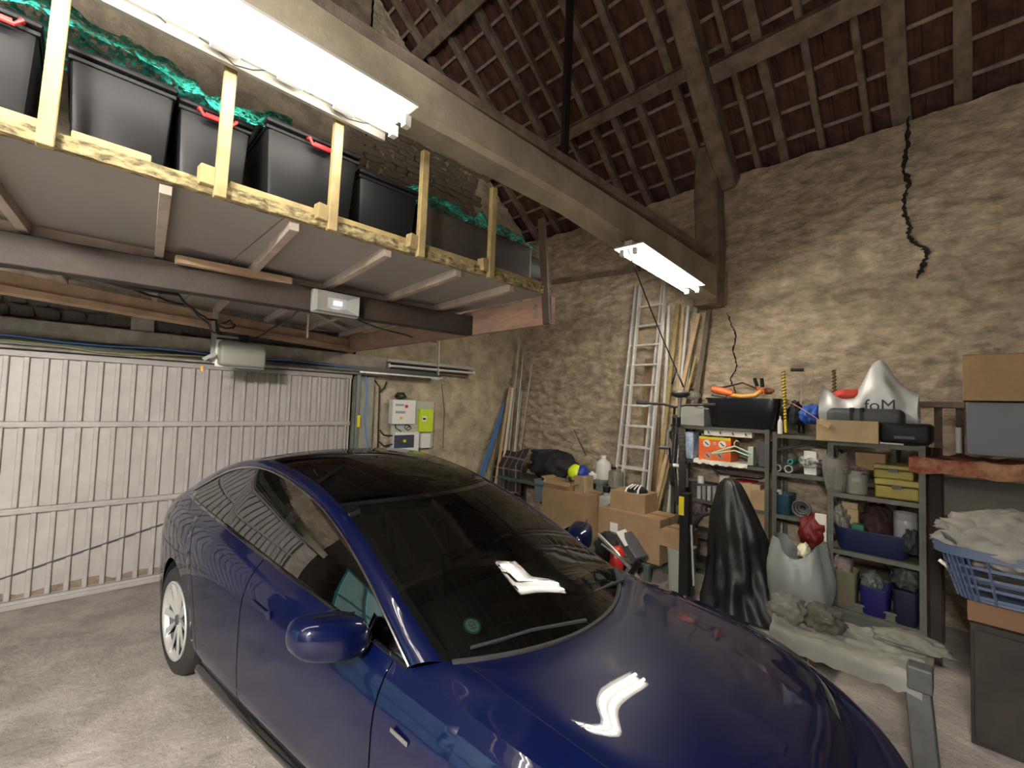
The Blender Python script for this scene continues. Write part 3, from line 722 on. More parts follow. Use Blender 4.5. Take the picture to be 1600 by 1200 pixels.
CUT1, CUT2, CUT3b, CUT3t = 2.12, 1.03, .47, .05
g = .004
tn0 = 0.0
BT = {}
for s in (-1, 1):
    # front bumper / fender / doors / quarter / rear bumper
    tF = t_of_x(3.36)
    sidepatch('front_bumper', [(t, t) for t in np.linspace(0, tF-.002, 26)], s)
    fc = [t for t in list(np.linspace(tF+.002, t_of_x(2.875+AR*1.001), 5))]+arch_cols(2.875)+list(np.linspace(t_of_x(2.875-AR*1.001), t_of_x(CUT1+g), 8))[1:]
    sidepatch('front_fender', [(t, t) for t in fc], s)
    d1 = sidepatch('front_door', [(t, t) for t in cols(CUT1-g, CUT2+g, 24)], s)
    tb = cols(CUT2-g, CUT3b+g, 16); tt = cols(CUT2-g, CUT3t+g, 16)
    d2_ = sidepatch('rear_door', list(zip(tb, tt)), s)
    ab = [t_of_x(CUT3b-g)]+[t_of_x(.42)]+arch_cols(0)+list(np.linspace(t_of_x(-AR*1.002), t_of_x(-.62), 6))[1:]
    a0, a1 = ab[0], ab[-1]; u0, u1 = t_of_x(CUT3t-g), t_of_x(-.62)
    at_ = [u0+(u1-u0)*((t-a0)/(a1-a0)) for t in ab]
    sidepatch('rear_quarter', list(zip(ab, at_)), s)
    sidepatch('rear_bumper', [(t, t) for t in np.linspace(t_of_x(-.62)+.002, TT[-1], 22)], s)
    # lower sill
    rows = []
    for t in np.linspace(t_of_x(2.48), t_of_x(.40), 20):
        p = plan(t); rows.append([(p[0], p[1]-.075, .205), (p[0], p[1]-.035, .20), (p[0], p[1]-.03, .17), (p[0], p[1]-.07, .15), (p[0], p[1]-.2, .15)])
    cpart('sill', rows, gblack, s)
    # dark liner behind the shut lines
    rows = []
    for t in list(np.linspace(t_of_x(2.48), t_of_x(.40), 30)):
        rows.append([tuple(np.array(side_pt(t, t, v))-np.array((0, .018, 0))) for v in (0, .14, .5, .76, .9, .985)])
    cpart('inner_panel', rows, mblack, s)
    for xc in (0, 2.875):   # wheel wells
        rows = []
        for a in np.linspace(-.35, PI+.35, 24):
            c0_, s0_ = math.cos(a)*(AR-.001), math.sin(a)*(AR-.001)
            rows.append([(xc+c0_, .885 if True else 0, .335+s0_), (xc+c0_*1.0, .60, .335+s0_)])
        cpart('wheel_arch', rows, mblack, s)
def Bx(x, lift=0):
    t = t_of_x(x); return np.array(side_pt(t, t, 1.0, lift=lift))
def By(x): t = t_of_x(x); return Bx(x)
# greenhouse curves
U = np.linspace(0, 1, 61)
Tk = [(2.20, .800, .934), (1.93, .752, 1.085), (1.62, .695, 1.215), (1.3, .650, 1.30), (1.0, .628, 1.342), (.6, .618, 1.352), (.2, .635, 1.312), (-.10, .670, 1.22), (-.36, .725, 1.098)]
Gk = [(2.30, .725, .962), (1.95, .680, 1.125), (1.60, .622, 1.262), (1.28, .585, 1.346), (1.0, .570, 1.387), (.6, .562, 1.398), (.2, .568, 1.366), (-.2, .585, 1.275), (-.62, .60, 1.13)]
Mk = [(2.56, 0, .958), (2.17, 0, 1.145), (1.80, 0, 1.296), (1.46, 0, 1.392), (1.10, 0, 1.438), (.66, 0, 1.443), (.22, 0, 1.405), (-.22, 0, 1.305), (-.74, 0, 1.125)]
uk = np.linspace(0, 1, 9)
Tc, Gc, Mc = (spline(uk, np.array(k), U) for k in (Tk, Gk, Mk))
Bw = []
for i, u in enumerate(U): Bw.append(Bx(float(np.interp(u, [0, 1], [2.20, -.36]))))
Bw = np.array(Bw)
# make the window tips meet
def glass_row(i, v):
    b_, t_ = Bw[i], Tc[i]; p = b_+(t_-b_)*v; hgt = np.linalg.norm(t_-b_)
    p = p+np.array((0, .06, .03))*4*v*(1-v)*hgt*.55; return p
for s in (-1, 1):
    def gpart(name, i0, i1, m, v0=0, v1=1, parent=None, n=9, lift=0):
        rows = [[tuple(glass_row(i, v)+np.array((0, lift, 0))) for v in np.linspace(v0, v1, n)] for i in range(i0, i1+1)]
        return cpart(name, rows, m, s, parent=parent)
    fg = gpart('side_window', 2, 26, glass_s); rg_ = gpart('side_window', 28, 58, glass_s)
    gpart('window_pillar', 26, 28, gblack)
    gpart('window_corner', 0, 2, gblack); gpart('window_corner', 58, 60, gblack)
    # trims
    for nm, crv, r_, m_ in (('window_trim', Tc, .007, chrome), ('belt_trim', Bw, .010, gblack)):
        b = B(); b.tube([V((p[0], (p[1]+.004)*s, p[2]+.002)) for p in crv[:: 2]], r_, 6); part(nm, b, m_, car, world=False)
    # roof rail strip between T and G
    rows = []
    for i in range(61):
        r_ = []
        for v in np.linspace(0, 1, 8):
            p = Tc[i]+(Gc[i]-Tc[i])*v; bul = 4*v*(1-v)*.010; r_.append((p[0], p[1]+bul, p[2]+bul*1.3))
        rows.append(r_)
    cpart('roof_rail', rows, paint, s)
# centre glass patches
def center_pt(i, a):
    G, Mm = Gc[i], Mc[i]; k = abs(a)
    return (Mm[0]+(G[0]-Mm[0])*k**2.0, a*G[1], Mm[2]+(G[2]-Mm[2])*k**2.3)
def cpatch(name, i0, i1, m, a0=-1, a1=1, n=41):
    rows = [[center_pt(i, a) for a in np.linspace(a0, a1, n)] for i in range(i0, i1+1)]
    b = B(); b.grid(rows); return part(name, b, m, car, smooth='all', world=False)
cpatch('windscreen', 0, 20, glass_w); cpatch('roof_panel', 21, 42, glass_r); cpatch('rear_window', 43, 60, glass_r)
rows = [[tuple(np.array(center_pt(i, a))+np.array((0, 0, -.002))) for a in np.linspace(-1, 1, 41)] for i in (20, 21)]; b = B(); b.grid(rows); part('roof_seam', b, gblack, car, smooth='all', world=False)
rows = [[tuple(np.array(center_pt(i, a))+np.array((0, 0, -.002))) for a in np.linspace(-1, 1, 41)] for i in (42, 43)]; b = B(); b.grid(rows); part('roof_seam', b, gblack, car, smooth='all', world=False)
# black print around the windscreen
for i0, i1, a0, a1 in ((0, 1, -1, 1), (18, 20, -1, 1), (0, 20, -1, -.955), (0, 20, .955, 1)):
    rows = [[tuple(np.array(center_pt(i, a))-np.array((0, 0, .004))) for a in np.linspace(a0, a1, 31 if a1-a0 > 1 else 3)] for i in range(i0, i1+1)]
    b = B(); b.grid(rows); part('glass_border', b, mblack, car, smooth='all', world=False)
# bonnet, fender tops, nose
zc_k = [(2.3, .985), (2.56, .958), (2.8, .928), (3.05, .892), (3.3, .842), (3.5, .782), (3.62, .725), (3.70, .655), (3.72, .62)]
zc_a = np.array(zc_k)
def zc(x): return float(spline(zc_a[:, 0], zc_a[:, 1], [min(3.72, max(2.3, x))])[0])
BTt = TT; BP = np.array([side_pt(t, t, 1.0) for t in TT[::3]]); 
xo = np.argmax(BP[:, 0]); nose = BP[0]
def b_at_x(x):
    j = np.argmin(abs(BP[:, 0]-x)) if False else None
    return np.array([np.interp(-x, -BP[:, 0], BP[:, k]) for k in range(3)])
XN = 3.40     # where the side row turns into the nose row
tN = [t for t, p in zip(TT[::3], BP) if p[0] < XN][0]
nose_row = [np.array(side_pt(t, t, 1.0)) for t in np.linspace(0, tN, 31)]
t0_ = t_of_x(2.20)
NI = 40
side_row = [np.array(side_pt(t, t, 1.0)) for t in np.linspace(t0_, tN, NI+1)]
ctr = [np.array((2.56+(nose_row[0][0]-2.56)*(i/NI), 0, 0)) for i in range(NI+1)]
aa = np.linspace(0, 1, 31)
cowl = []
for a in aa:
    if a <= .9: k = a/.9; p = np.array(center_pt(0, k)); 
    else: k = (a-.9)/.1; p = Gc[0]+(side_row[0]-Gc[0])*k
    cowl.append(p)
cowl = np.array(cowl)
HP = np.zeros((NI+1, 31, 3))
for i in range(NI+1):
    u = i/NI
    for j, a in enumerate(aa):
        c_ = (1-u)*cowl[j]+u*nose_row[j]+(1-a)*ctr[i]+a*side_row[i]-((1-u)*(1-a)*ctr[0]+(1-u)*a*side_row[0]+u*(1-a)*ctr[-1]+u*a*side_row[-1])
        x, y = c_[0], c_[1]; bb = b_at_x(min(x, BP[:, 0].max()-1e-4)) if x > 2 else None
        yb = max(bb[1], 1e-3); r_ = min(1, abs(y)/yb); zb_ = bb[2]
        z = zc(x)+(zb_-zc(x))*r_**3.2
        z += .016*math.exp(-((r_-.80)/.13)**2)*min(1, max(0, (3.5-x)/.4))*min(1, max(0, (x-2.2)/.3))
        if i == 0: z = cowl[j][2]
        elif i < 12: w_ = i/12; w_ = w_*w_*(3-2*w_); z = z*w_+(1-w_)*(cowl[j][2]+(z-cowl[j][2])*w_)
        if i == NI: z = nose_row[j][2]
        elif i > NI-6: w_ = (NI-i)/6; z = z*w_+(1-w_)*(nose_row[j][2]*(1-w_)+z*w_)
        HP[i, j] = (x, y, z)
for j in range(31): HP[NI, j] = nose_row[j]; HP[0, j] = cowl[j]
for i in range(NI+1): HP[i, 30] = side_row[i]
JH = 25; IH = 37
rows = [[tuple(HP[i, j]) for j in range(JH, -1, -1)]+[(HP[i, j][0], -HP[i, j][1], HP[i, j][2]) for j in range(1, JH+1)] for i in range(1, IH+1)]
b = B(); b.grid(rows); part('bonnet', b, paint, car, smooth='all', world=False)
rows = [[tuple(HP[i, j]) for j in range(30, -1, -1)]+[(HP[i, j][0], -HP[i, j][1], HP[i, j][2]) for j in range(1, 31)] for i in range(IH, NI+1)]
b = B(); b.grid(rows); part('nose_panel', b, paint, car, smooth='all', world=False)
for s in (-1, 1):
    rows = [[tuple(HP[i, j]-np.array((0, (.004 if j == JH else 0)*-1, 0))) for j in range(JH, 31)] for i in range(0, IH+1)]
    cpart('fender_top', rows, paint, s)
    rows = [[tuple(HP[i, j]+np.array((.003, 0, .004))) for j in range(25, 29)] for i in range(34, 40)]
    cpart('headlight', rows, M_glass('headlight_glass', (.3, .3, .3), .02, 1.6, .01), s)
rows = [[tuple(HP[i, j]-np.array((0, 0, .012))) for j in range(30, -1, -1)]+[(HP[i, j][0], -HP[i, j][1], HP[i, j][2]-.012) for j in range(1, 31)] for i in range(0, NI+1, 2)]
b = B(); b.grid(rows); part('under_bonnet', b, mblack, car, smooth='all', world=False)
# cowl trim + wipers
b = B(); b.tube([V(center_pt(0, a))+V((.015, 0, .002)) for a in np.linspace(-.97, .97, 30)], .012, 6); part('cowl_trim', b, mblack, car, world=False)
for y0_, y1_ in ((.55, -.05), (-.05, -.62)):
    b = B(); base = V((2.54-.28*abs(y0_)**2, y0_, .972)); tip = V((2.45-.3*abs(y1_)**2*.8, y1_, 1.0))
    b.tube([base, base.lerp(tip, .5)+V((-.01, 0, .01)), tip], [.010, .008, .005], 6); b.bar(base.lerp(tip, .15)+V((-.02, 0, -.0)), tip+V((-.01, 0, -.004)), .01, .012)
    part('wiper', b, mblack, car, world=False)
# rear deck
rows = []; nA = 21
for k in range(9):
    v = k/8; r_ = []
    for j in range(nA):
        a = j/(nA-1); g_ = np.array(center_pt(60, 1-a)); t = t_of_x(-.36)+(TT[-1]-t_of_x(-.36))*a; q = np.array(side_pt(t, t, 1.0))
        if a == 0: g_ = Gc[60]
        p = g_+(q-g_)*v; p[2] += .02*4*v*(1-v); r_.append(tuple(p))
    rows.append(r_)
for s in (-1, 1):
    cpart('boot_lid', rows, paint, s)
    # filler between the window tip and the deck
    r2 = [[tuple(Tc[60]+(Gc[60]-Tc[60])*v) for v in np.linspace(0, 1, 5)], [tuple(Bw[60]+(Gc[60]-Bw[60])*v) for v in np.linspace(0, 1, 5)]]
    cpart('rear_pillar', r2, paint, s)
# handles, mirrors
for s in (-1, 1):
    for x, z in ((1.22, .82), (.28, .85)):
        t = t_of_x(x); p = np.array(side_pt(t, t, (z-.2)/(plan(t)[2]-.2)))
        b = B(); q = [V((x+.10, (p[1]+.004)*s, z-.004)), V((x-.02, (p[1]+.005)*s, z)), V((x-.09, (p[1]+.004)*s, z+.004))]
        b.bar(q[0], q[2], .008, .022, bev=.003); b.box((x+.085, (p[1]+.004)*s, z-.004), (.045, .009, .040), bev=.004, rot=(0, -.3, 0)); 
        part('door_handle', b, paint, [o for o in car.children if o.name.startswith('front_door' if x > 1 else 'rear_door')][0 if s < 0 else 1], world=False)
    mir = B(); r = bmesh.ops.create_cube(mir.bm, size=1); bmesh.ops.subdivide_edges(mir.bm, edges=mir.bm.edges[:], cuts=7, use_grid_fill=True)
    for v in mir.bm.verts:
        c_ = v.co*2; e = 3.2; n_ = (abs(c_.x)**e+abs(c_.y)**e+abs(c_.z)**e)**(1/e); c_ = c_/n_ if n_ else c_
        x, y, z = c_.x*.085, c_.y*.14, c_.z*.085
        if c_.x > 0: x *= 1.15-.25*abs(c_.y)
        z *= (1-.18*c_.y) if c_.z < 0 else (1+.10*c_.y)
        v.co = V((1.93+x-.03*c_.y, s*(.975+y), 1.005+z+.012*c_.y))
    mir.sm = True; mo = part('wing_mirror', mir, paint, car, smooth='all', world=False)
    b = B(); b.tube([V((1.97, s*.835, .955)), V((1.95, s*.89, .985)), V((1.94, s*.93, 1.0))], [.045, .03, .03], 10); part('mirror_stem', b, gblack, mo, world=False)
    b = B(); b.box((1.85, s*.985, 1.005), (.006, .19, .11), bev=.002); part('mirror_glass', b, chrome, mo, world=False)
    b = B(); b.tube([V((1.98-.01*k, s*(.90+.04*k), 1.098+.004*k)) for k in range(5)], .004, 6); part('mirror_cap_strip', b, gblack, mo, world=False)
# side repeater badge
for s in (-1, 1):
    b = B(); b.bar((2.32, s*.900, .74), (2.23, s*.905, .755), .006, .02, bev=.002); part('side_marker', b, chrome, car, world=False)
# wheels
silver = M('wheel_silver', (.62, .60, .57), .35, metal=.55)
def wheel(s):
    root = bpy.data.objects.new('wheel', bpy.data.meshes.new('wheel')); bpy.data.objects.remove(root)
    b = B(); w2 = .1175
    prof = [(.235, -w2+.02), (.25, -w2+.008), (.285, -w2), (.318, -w2+.012), (.333, -w2+.035), (.335, -.06), (.335, .06), (.333, w2-.035), (.318, w2-.012), (.285, w2), (.25, w2-.008), (.235, w2-.02), (.232, 0), (.235, -w2+.02)]
    b.lathe(prof, 48, axis='y', cap=False)
    for k in range(4): pass
    ty = part('wheel', b, rubber, car, smooth='all', world=False)
    so = s*w2
    b = B(); b.lathe([(.236, so*.80), (.243, so*.95), (.238, so*1.0), (.226, so*.97), (.218, so*.86), (.214, so*.7)], 48, axis='y', cap=False); part('rim', b, silver, ty, world=False, smooth='all')
    b = B(); b.lathe([(.214, so*.7), (.20, so*.2), (.20, -so*.7), (.234, -so*.8)], 36, axis='y', cap=False); part('barrel', b, dark_g, ty, world=False, smooth='all')
    b = B(); b.lathe([(.001, so*-.1), (.205, so*-.1), (.205, so*-.2), (.001, so*-.2)], 32, axis='y'); part('brake_disc', b, M('brake_dark', (.03, .03, .03), .6, metal=.5), ty, world=False)
    b = B(); b.lathe([(.001, so*.84), (.028, so*.84), (.034, so*.76), (.042, so*.3), (.042, 0)], 20, axis='y', cap=False); part('hub_cap', b, dark_g, ty, world=False, smooth='all')
    for k in range(10):
        a = 2*PI*k/10; b = B(); ca_, sa_ = math.cos(a), math.sin(a)
        def pt(r, off, d): 
            x = r*ca_-off*sa_; z = r*sa_+off*ca_; return V((x, d, z))
        wv = .026 if k % 2 == 0 else .018; tw = .012
        rings = [[pt(.028, -.010, so*.74), pt(.028, .010, so*.80), pt(.028, .010, so*.68), pt(.028, -.010, so*.66)],
                 [pt(.12, -.012-tw*.3, so*.78), pt(.12, .017, so*.88), pt(.12, .017, so*.76), pt(.12, -.014, so*.70)],
                 [pt(.195, -wv*.7, so*.84), pt(.195, wv*1.1, so*.95), pt(.195, wv, so*.82), pt(.195, -wv*.6, so*.76)],
                 [pt(.228, -wv*.9, so*.88), pt(.228, wv*1.5, so*.95), pt(.228, wv*1.3, so*.82), pt(.228, -wv*.8, so*.80)]]
        b.rings(rings); part('spoke', b, silver, ty, world=False, smooth=False)
    return ty
for xc in (0, 2.875):
    for s in (-1, 1):
        wv_ = wheel(s); wv_.location = (xc, s*.79, WR)
        if xc: wv_.rotation_euler = (0, .2, 0)
# cabin: floor, dashboard, seats, steering wheel, screen
b = B(); b.box((1.1, 0, .30), (3.0, 1.45, .06)); b.box((2.5, 0, .50), (.1, 1.3, .5)); b.box((-.55, 0, .62), (.1, 1.3, .6)); part('cabin_floor', b, mblack, car, world=False)
dash = M('dash_black', (.03, .03, .028), .6)
b = B(); rows = [[(2.46-.33*abs(y)**2, y, .885), (2.30-.2*abs(y)**2, y, .935), (2.05-.06*abs(y)**2, y, .955), (1.86, y, .925), (1.85, y, .86), (1.95, y, .55)] for y in np.linspace(-.66, .66, 15)]
b.grid(rows); db = part('dashboard', b, dash, car, world=False, smooth='all')
b = B(); b.box((1.853, 0, .902), (.02, 1.38, .018), bev=.004); part('dashboard_trim', b, M('pale_wood_trim', (.35, .27, .18), .5), db, world=False)
b = B(); b.box((1.74, .0, .95), (.02, .36, .22), bev=.006, rot=(0, -.15, 0)); part('screen', b, gblack, db, world=False)
b = B(); n = 26; b.tube([V((1.68+.10*math.sin(2*PI*k/n)*.5, .36+.18*math.cos(2*PI*k/n), .90+.17*math.sin(2*PI*k/n))) for k in range(n+1)], .014, 8); b.bar((1.68, .20, .90), (1.68, .52, .90), .03, .03); b.cyl((1.68, .36, .9), (1.88, .36, .84), .03); part('steering_wheel', b, dash, car, world=False)
seatm = M('seat_black', (.025, .025, .026), .55)
for xs_, ys_ in ((1.05, .36), (1.05, -.36)):
    b = B(); b.box((xs_+.15, ys_, .52), (.52, .50, .16), bev=.05, seg=3, rot=(0, -.1, 0)); st = part('seat', b, seatm, car, world=False, smooth=True)
    b = B(); b.box((xs_-.17, ys_, .82), (.14, .48, .62), bev=.05, seg=3, rot=(0, -.32, 0)); part('seat_back', b, seatm, st, world=False, smooth=True)
    b = B(); b.box((xs_-.30, ys_, 1.20), (.09, .26, .20), bev=.04, seg=3, rot=(0, -.25, 0)); part('headrest', b, seatm, st, world=False, smooth=True)
b = B(); b.box((.25, 0, .50), (.5, 1.25, .18), bev=.05); b.box((-.05, 0, .80), (.14, 1.25, .55), bev=.05, rot=(0, -.35, 0)); part('rear_bench', b, seatm, car, world=False, smooth=True)
b = B(); b.box((1.58, 0, 1.235), (.04, .22, .06), bev=.015); b.bar((1.58, 0, 1.25), (1.50, 0, 1.36), .03, .02); part('rear_view_mirror', b, gblack, car, world=False)
# round green and white windscreen sticker
i_, a_ = 3, -.74
c_ = V(center_pt(i_, a_)); nrm = V((.5, -.15, .85)).normalized(); Ms = Matrix.Translation(c_+nrm*-.012) @ nrm.to_track_quat('Z', 'Y').to_matrix().to_4x4()
def disc(name, r0, z, m, par):
    b = B(); b.lathe([(.0005, z), (r0, z), (r0, z+.0006), (.0005, z+.0006)], 28); 
    for v in b.bm.verts: v.co = Ms @ v.co
    return part(name, b, m, par, world=False)
sk = disc('windscreen_sticker', .040, 0, M('sticker_green', (.03, .30, .10), .6), car); disc('sticker_face', .031, .001, M('sticker_white', (.55, .62, .55), .6), sk)
b = B(); b.box((0, 0, 0), (.002, .002, .001)); b.bm.clear()
for q in ([(-.012, -.004), (-.014, .006), (-.006, .014), (.006, .013), (.013, .005), (.011, -.005)],):
    b.tube([Ms @ V((x_, y_+.004, .0028)) for x_, y_ in q+q[:1]], .0014, 5)
b.tube([Ms @ V((-.012, -.014, .0028)), Ms @ V((.012, -.014, .0028))], .0016, 5)
part('sticker_mark', b, M('sticker_green', (0, 0, 0)), sk, world=False)
# gentle taper of the whole body towards the nose
def _D(v):
    t = min(1, max(0, (v.x-.5)/1.7)); x = v.x if v.x < .45 else .45+(v.x-.45)*.99
    return V((x, v.y*(1-.06*t), v.z*(1-.12*t)))
def _desc(o):
    for c_ in o.children:
        yield c_; yield from _desc(c_)
for o in list(_desc(car)):
    if o.name.startswith('wheel') and not o.name.startswith('wheel_arch'):
        o.location = (o.location.x*.99, o.location.y*(.94 if o.location.x > 1 else 1), o.location.z); continue
    q = o; skip = False
    while q is not None:
        if q.name.startswith('wheel') and not q.name.startswith('wheel_arch'): skip = True
        q = q.parent
    if skip or o.matrix_local != Matrix.Identity(4): continue
    for v in o.data.vertices: v.co = _D(v.co)
#@@CLUTTER
def R4(a, b_, c_, d, x):
    ym, xm = (b_+d)/2, (a+c_)/2; y1 = P(a, ym, x=x).y; y0 = P(c_, ym, x=x).y; return y0, y1, P(xm, d, x=x).z, P(xm, b_, x=x).z
# ---------------- electrical board on the door wall
pm = M('panel_grey', (.42, .42, .37), .5)
def wbox(name, px, dep, m, par, y=5.5, bev=.006):
    a, c_ = P(px[0], px[1], y=y), P(px[2], px[3], y=y); b = B(); b.box(((a.x+c_.x)/2, y-dep/2, (a.z+c_.z)/2), (c_.x-a.x, dep, a.z-c_.z), bev=bev); return part(name, b, m, par)
pa, pc = P(611, 624, y=5.5), P(674, 700, y=5.5)
eb = thing('electrical_board', 'grey meter board with lime green box right of the garage door', 'electrical panel', ((pa.x+pc.x)/2, 5.5, pc.z))
wbox('backboard', (612, 625, 674, 699), .03, pm, eb)
mt = wbox('meter', (608, 624, 642, 662), .11, white_p, eb)
for q in ((618, 631, 631, 634.5), (618, 642, 633, 646)): wbox('meter_window', q, .005, grey_p, mt, y=5.388, bev=0)
b = B(); p_ = P(635, 635, y=5.385); b.cyl(p_, p_+V((0, -.012, 0)), .022, n=14); part('red_button', b, red_p, mt)
wbox('warning_mark', (625, 651, 629, 655), .004, yellow_p, mt, y=5.386, bev=0)
lg = wbox('linky_box' if False else 'lime_box', (651, 639, 671, 674), .09, M('lime_plastic', (.50, .66, .03), .45), eb)
wbox('display', (660, 650, 666, 659), .005, white_p, lg, y=5.408, bev=0); wbox('screen', (661, 653, 665, 656), .004, black_p, lg, y=5.403, bev=0)
br = wbox('breaker_box', (612, 675, 648, 704), .10, white_p, eb)
fc = wbox('smoked_cover', (616, 680, 646, 699), .012, M('smoked', (.05, .06, .10), .15), br, y=5.398)
for k in range(9): wbox('breaker', (619+k*2.8, 687, 621+k*2.8, 692), .006, dark_g, br, y=5.384, bev=0)
wbox('warning_mark', (630, 687, 634, 691), .004, yellow_p, br, y=5.378, bev=0)
sb_ = wbox('switch_box', (655, 677, 668, 699), .07, white_p, eb); wbox('switch', (658, 683, 666, 689), .006, cream, sb_, y=5.428, bev=0)
b = B(); b.tube([P(x_, y_, y=5.46) for x_, y_ in ((641, 668), (636, 662), (632, 668), (637, 673), (643, 669), (640, 665), (634, 671))], .006, 6); part('cable_coil', b, cable_k, eb)
b = B(); b.tube([P(x_, y_, y=5.46) for x_, y_ in ((617, 662), (619, 669), (627, 674))], .007, 6); part('cable', b, cable_k, eb)
b = B(); b.tube([P(618, 620, y=5.48), P(622, 615, y=5.45), P(630, 615, y=5.45), P(634, 620, y=5.48), P(626, 622, y=5.45), P(618, 620, y=5.48)], .02, 8); single('cable_loop', b, cable_k, 'bundle of black cable resting on top of the meter board', 'cable', smooth='all')
for pts, lb in (([(585, 594), (593, 605), (592, 640), (591, 670), (590, 720)], 'black cable bundle running down the wall left of the meter board'),
                ([(604, 597), (601, 605), (594, 613)], 'short black cable branching off above the meter board'),
                ([(593, 672), (600, 680), (613, 681)], 'black cable curving to the upper side of the breaker box'),
                ([(592, 690), (600, 697), (613, 694)], 'black cable curving to the lower side of the breaker box')):
    b = B(); b.tube([P(x_, y_, y=5.47) for x_, y_ in pts], .011, 6); single('cable', b, cable_k, lb, 'cable', smooth='all')
b = B(); b.tube([P(692, 700, y=5.49), P(694, 640, y=5.49), P(690, 600, y=5.49)], .006, 5); single('wall_wire', b, M('brown_wire', (.12, .09, .06), .7), 'thin brown wire on the wall right of the meter board', 'wire')
# ---------------- sticks in the corner
def pole(a, c_, ya, yc, r, m, label, cat='pole', flat=None, name='corner_pole', group='poles in the corner'):
    A, Cc = P(a[0], a[1], y=ya), P(c_[0], c_[1], y=yc); d = Cc-A; k = (A.z-.01)/(A.z-Cc.z); E_ = A+d*k
    E_.y = max(min(E_.y, DW-.12), 4.6)
    b = B()
    if flat: b.bar(A, E_, flat[0], flat[1], up=(0, 1, 0), bev=.002)
    else: b.cyl(A, E_, r, n=10)
    return single(name, b, m, label, cat, group)
lt = M('grey_wood', (.46, .42, .35), .7, var=.2); tn = M('tan_wood', (.55, .38, .22), .7, var=.2)
pole((789, 632), (757, 727), 5.42, 5.35, 0, M('blue_board', (.06, .17, .42), .5), 'blue board leaning in the corner, leftmost of the stack', 'board', (.075, .02))
pole((793, 607), (776, 700), 5.43, 5.36, 0, M('dark_stick', (.10, .08, .06), .8), 'dark thin stick leaning beside the blue board', 'pole', (.02, .02))
pole((797, 603), (781, 712), 5.40, 5.32, 0, tn, 'tan wooden plank leaning in the corner beside the blue board', 'board', (.05, .02))
pole((801, 606), (788, 712), 5.38, 5.30, 0, M('white_lath', (.68, .63, .52), .6), 'broad whitish lath leaning in front of the corner sticks', 'board', (.045, .018))
pole((812, 524), (795, 705), 5.42, 5.34, .013, lt, 'tall thin grey pole reaching highest in the corner')
pole((818, 545), (804, 700), 5.44, 5.34, .012, steel_g, 'thin metallic pole right of the tallest corner pole')
pole((807, 565), (797, 650), 5.44, 5.38, .011, lt, 'short thin grey stick behind the whitish lath')
A = P(831, 568, x=5.50); Cc = P(813, 705, x=5.38); b = B(); b.cyl(A, A+(Cc-A)*((A.z-.01)/(A.z-Cc.z)), .013, n=10); single('corner_pole', b, lt, 'rightmost thin grey pole leaning apart from the corner bundle', 'pole', 'poles in the corner')
pole((815, 610), (806, 700), 5.40, 5.33, .016, M('grey_tube', (.34, .35, .33), .5), 'medium grey tube leaning at the right of the corner bundle')
# ---------------- corner bench with its load
def table(name, label, x0, x1, y0, y1, z, m, cat='table', leg=.06, th=.04):
    t = thing(name, label, cat, ((x0+x1)/2, (y0+y1)/2, 0)); b = B(); b.box(((x0+x1)/2, (y0+y1)/2, z-th/2), (x1-x0, y1-y0, th), bev=.004); part('table_top', b, m, t)
    for x in (x0+leg/2+.01, x1-leg/2-.01):
        for y in (y0+leg/2+.01, y1-leg/2-.01): b = B(); b.box((x, y, (z-th)/2), (leg, leg, z-th), bev=.003); part('leg', b, m, t)
    return t
green_d = M('dark_green_metal', (.07, .10, .08), .5)
table('work_table', 'dark green steel table holding bottles, left of the ladders', 5.0, 5.5, 3.38, 3.98, .84, M('green_steel', (.13, .17, .14), .5), leg=.10)
table('corner_bench', 'dark low bench in the corner under coats and a tub', 4.85, 5.45, 4.05, 5.25, .68, green_d)
def cloth(name, label, cat, m, c, d, seed, amp=.35, fr=2.2, rot=None, group=None, sub=4):
    b = B(); b.blob((0, 0, 0), d, sub, amp, fr, seed, rot)
    for v in b.bm.verts:
        f = abs(noise.noise(V((v.co.x*14, v.co.y*14, v.co.z*9+seed))))
        v.co += v.co.normalized()*(.06*min(d)*3*(f-.2))
        if v.co.z < -d[2]*.72: v.co.z = -d[2]*.72
        v.co += V((c[0], c[1], c[2]+d[2]*.72))
    return single(name, b, m, label, cat, group, smooth='all')
# plaid blanket
pl = bpy.data.materials.new('plaid'); pl.use_nodes = True; nt = pl.node_tree; tc = nt.nodes.new('ShaderNodeTexCoord'); sx = nt.nodes.new('ShaderNodeSeparateXYZ'); nt.links.new(tc.outputs['Generated'], sx.inputs[0])
def stripe(o, f, w_):
    m1 = nt.nodes.new('ShaderNodeMath'); m1.operation = 'MULTIPLY'; m1.inputs[1].default_value = f; m2 = nt.nodes.new('ShaderNodeMath'); m2.operation = 'FRACT'; m3 = nt.nodes.new('ShaderNodeMath'); m3.operation = 'LESS_THAN'; m3.inputs[1].default_value = w_
    nt.links.new(o, m1.inputs[0]); nt.links.new(m1.outputs[0], m2.inputs[0]); nt.links.new(m2.outputs[0], m3.inputs[0]); return m3.outputs[0]
ad = nt.nodes.new('ShaderNodeMath'); ad.operation = 'ADD'; nt.links.new(stripe(sx.outputs['Y'], 5, .14), ad.inputs[0]); nt.links.new(stripe(sx.outputs['Z'], 4, .12), ad.inputs[1])
mx = nt.nodes.new('ShaderNodeMixRGB'); mx.inputs[1].default_value = (.03, .025, .03, 1); mx.inputs[2].default_value = (.22, .16, .13, 1); nt.links.new(ad.outputs[0], mx.inputs[0]); nt.links.new(mx.outputs[0], nt.nodes['Principled BSDF'].inputs['Base Color']); nt.nodes['Principled BSDF'].inputs['Roughness'].default_value = .9
y0, y1, z0, z1 = R4(771, 703, 818, 768, 4.95); b = B(); rows = []
